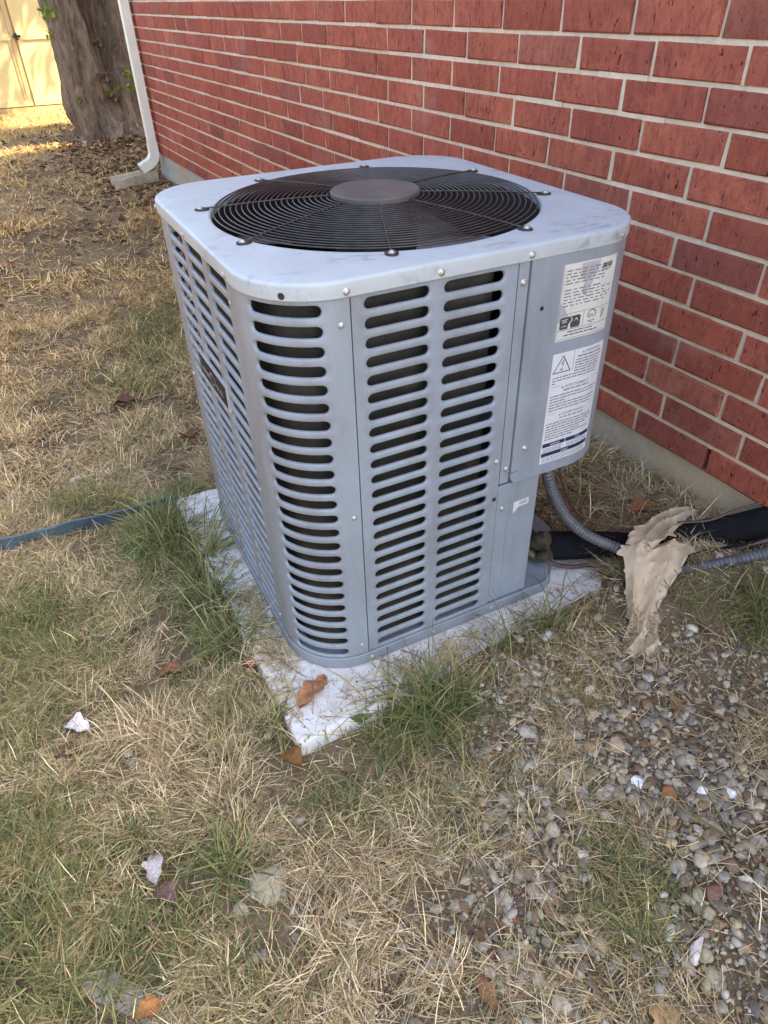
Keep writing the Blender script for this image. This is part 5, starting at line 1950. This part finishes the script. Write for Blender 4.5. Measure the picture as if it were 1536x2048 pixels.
def leaf(label, x, y, L, wdt, curl, rz, tilt, c, zoff=0.15, z=None, name="fallen_leaf"):
    r = random.Random(int(x * 100 + y))
    V, Fc = leaf_geo(r, L, wdt, curl)
    ct_, st_ = math.cos(tilt), math.sin(tilt)
    V = V @ np.array([[ct_, 0, st_], [0, 1, 0], [-st_, 0, ct_]]) @ rot_z(rz)
    z = float(gz(np.array([x]), np.array([y]))[0]) if z is None else z
    V[:, 2] -= V[:, 2].min()
    n = len(V)
    nb = np.vstack([V, V - np.array([0, 0, 0.04])])
    faces = [tuple(f) for f in Fc] + [tuple(i + n for i in reversed(f)) for f in Fc]
    org = m3((x, y, z + zoff))
    me = bpy.data.meshes.new(name)
    me.from_pydata((nb * K).tolist(), [], faces); me.update()
    a = me.color_attributes.new("Col", 'FLOAT_COLOR', 'POINT')
    cc = np.ones((2 * n, 4), np.float32); cc[:, :3] = np.array(c)[None] * (0.75 + 0.5 * np.tile(vnoise(V[:, 0] * 3, V[:, 1] * 3, 2), 2))[:, None]
    a.data.foreach_set("color", cc.ravel())
    o = link(name, me, M_LITTER, None, None, 60)
    o.location = org
    tag(o, label, "leaf", "fallen leaves")


leaf("large curled rust-brown leaf lying on the pad in front of the unit", -0.2, -0.7, 2.9, .75, .5, -.5, .05, (.34, .165, .085), 0.02, PADZ)
leaf("ragged orange-brown leaf standing at the pad's near corner", -2.95, -4.2, 2.1, .75, .6, 1.4, .5, (.24, .12, .045), 0.2)
leaf("small rust leaf at the left edge of the pad", -3.0, 4.0, 1.6, .55, .6, .9, .3, (.27, .11, .05), 0.4)
leaf("white bleached curled leaf in the left foreground grass", -14.2, 4.2, 2.3, .7, .7, .9, .35, (.66, .62, .60), 0.3)
leaf("dark brown leaf under the white curled leaf", -15.0, 2.9, 1.9, .6, .6, .3, .1, (.11, .06, .04), 0.15)
leaf("pale grey curled leaf in the lower left grass", -11.8, -7.0, 1.9, .6, .7, 1.7, .3, (.48, .44, .41), 0.3)
leaf("dark brown leaf just below the pale grey curled leaf", -11.5, -8.4, 1.6, .55, .6, 1.2, .2, (.16, .10, .08), 0.2)
leaf("yellow leaf beyond the edging strip", -7.6, 29.0, 1.1, .45, .4, .4, .2, (.42, .28, .05), 0.3)
leaf("brown leaf between the edging strip and the pad corner", -3.9, 23.6, 1.8, .6, .6, .6, .3, (.23, .10, .05), 0.4)
leaf("orange leaf at the bottom left beside the concrete edging strip", -13.4, -13.0, 1.5, .5, .5, .2, .1, (.40, .17, .06), 0.2)
leaf("long brown leaf among the bottom pebbles", 0.6, -19.6, 1.7, .42, .5, 1.5, .1, (.27, .13, .065), 0.25)
leaf("tan leaf cut by the bottom right edge", 6.9, -24.3, 2.2, .7, .3, 2.1, .1, (.44, .28, .13), 0.2)
leaf("brown leaf left of the pad's front corner in the grass", -7.8, 6.3, 2.0, .6, .5, .3, .1, (.19, .085, .045), 0.2)
leaf("dark curled brown leaf clump in the grass near the unit's rear left corner", -3.6, 47.5, 2.8, 1.0, .6, .5, .3, (.13, .055, .035), 0.3)
leaf("dark brown leaf by the louvred side's rear corner", 1.0, 37.0, 2.2, .8, .6, 1.3, .3, (.13, .06, .04), 0.3)
leaf("rust leaf behind the crumpled cloth against the footing", 29.6, 2.0, 2.4, .9, .6, .3, .3, (.27, .105, .05), 0.3)
leaf("brown leaf on the straw under the control box", 25.2, 6.0, 2.0, .7, .6, 1.0, .2, (.20, .10, .06), 0.4)
leaf("pale stub leaf on the straw beside the conduit", 23.6, 7.0, 1.5, .5, .6, 2.0, .2, (.38, .27, .19), 0.4)


def litter(name, n, area, dens, size, cols, lift=0.25):
    x, y = scatter(n, *area, 340)
    keep = RNG.rand(len(x)) < dens(x, y)
    x, y = x[keep], y[keep]; n = len(x)
    z = gz(x, y) + RNG.rand(n) * lift + 0.05
    az = RNG.uniform(0, 6.28, n); s = size * (0.5 + RNG.rand(n))
    ux = np.stack([np.cos(az), np.sin(az), RNG.uniform(-.5, .5, n)], -1) * s[:, None]
    uy = np.stack([-np.sin(az), np.cos(az), RNG.uniform(-.6, .6, n)], -1) * (s * 0.5)[:, None]
    p = np.stack([x, y, z], -1)
    cup = np.array([0, 0, 1.0]) * (s * RNG.uniform(0.05, 0.5, n))[:, None]
    V = np.stack([p - ux, p - uy + cup, p + ux * 0.1, p + uy + cup, p + ux], 1)
    V[..., 2] = np.maximum(V[..., 2], gz(V[..., 0], V[..., 1]) + 0.05)
    b = np.arange(n)[:, None] * 5
    T = np.concatenate([b + np.array([0, 1, 2]), b + np.array([0, 2, 3]), b + np.array([1, 4, 2]), b + np.array([2, 4, 3])])
    c = np.array(cols)[RNG.randint(0, len(cols), n)] * (0.6 + 0.8 * RNG.rand(n))[:, None]
    bigmesh(name, V.reshape(-1, 3), None, T, np.repeat(c, 5, 0), M_LITTER, kind="stuff")


BRN = [(0.20, 0.115, 0.06), (0.28, 0.17, 0.09), (0.14, 0.08, 0.045), (0.36, 0.24, 0.14), (0.25, 0.12, 0.06)]
litter("leaf_litter", 44000, (-40, 60, 100, 300), lambda x, y: np.clip(0.03 + 0.8 * np.exp(-((x - 26) ** 2 / (2 * 10.0 ** 2) + (y - 195) ** 2 / (2 * 32.0 ** 2))), 0, 1), 0.85, BRN, 0.4)
litter("leaf_litter", 5000, (-40, 36, -32, 100), lambda x, y: np.full_like(x, 0.16), 0.55, BRN)
litter("leaf_litter", 500, (23.5, 34, 0, 16), lambda x, y: np.full_like(x, 0.5), 0.7, BRN)
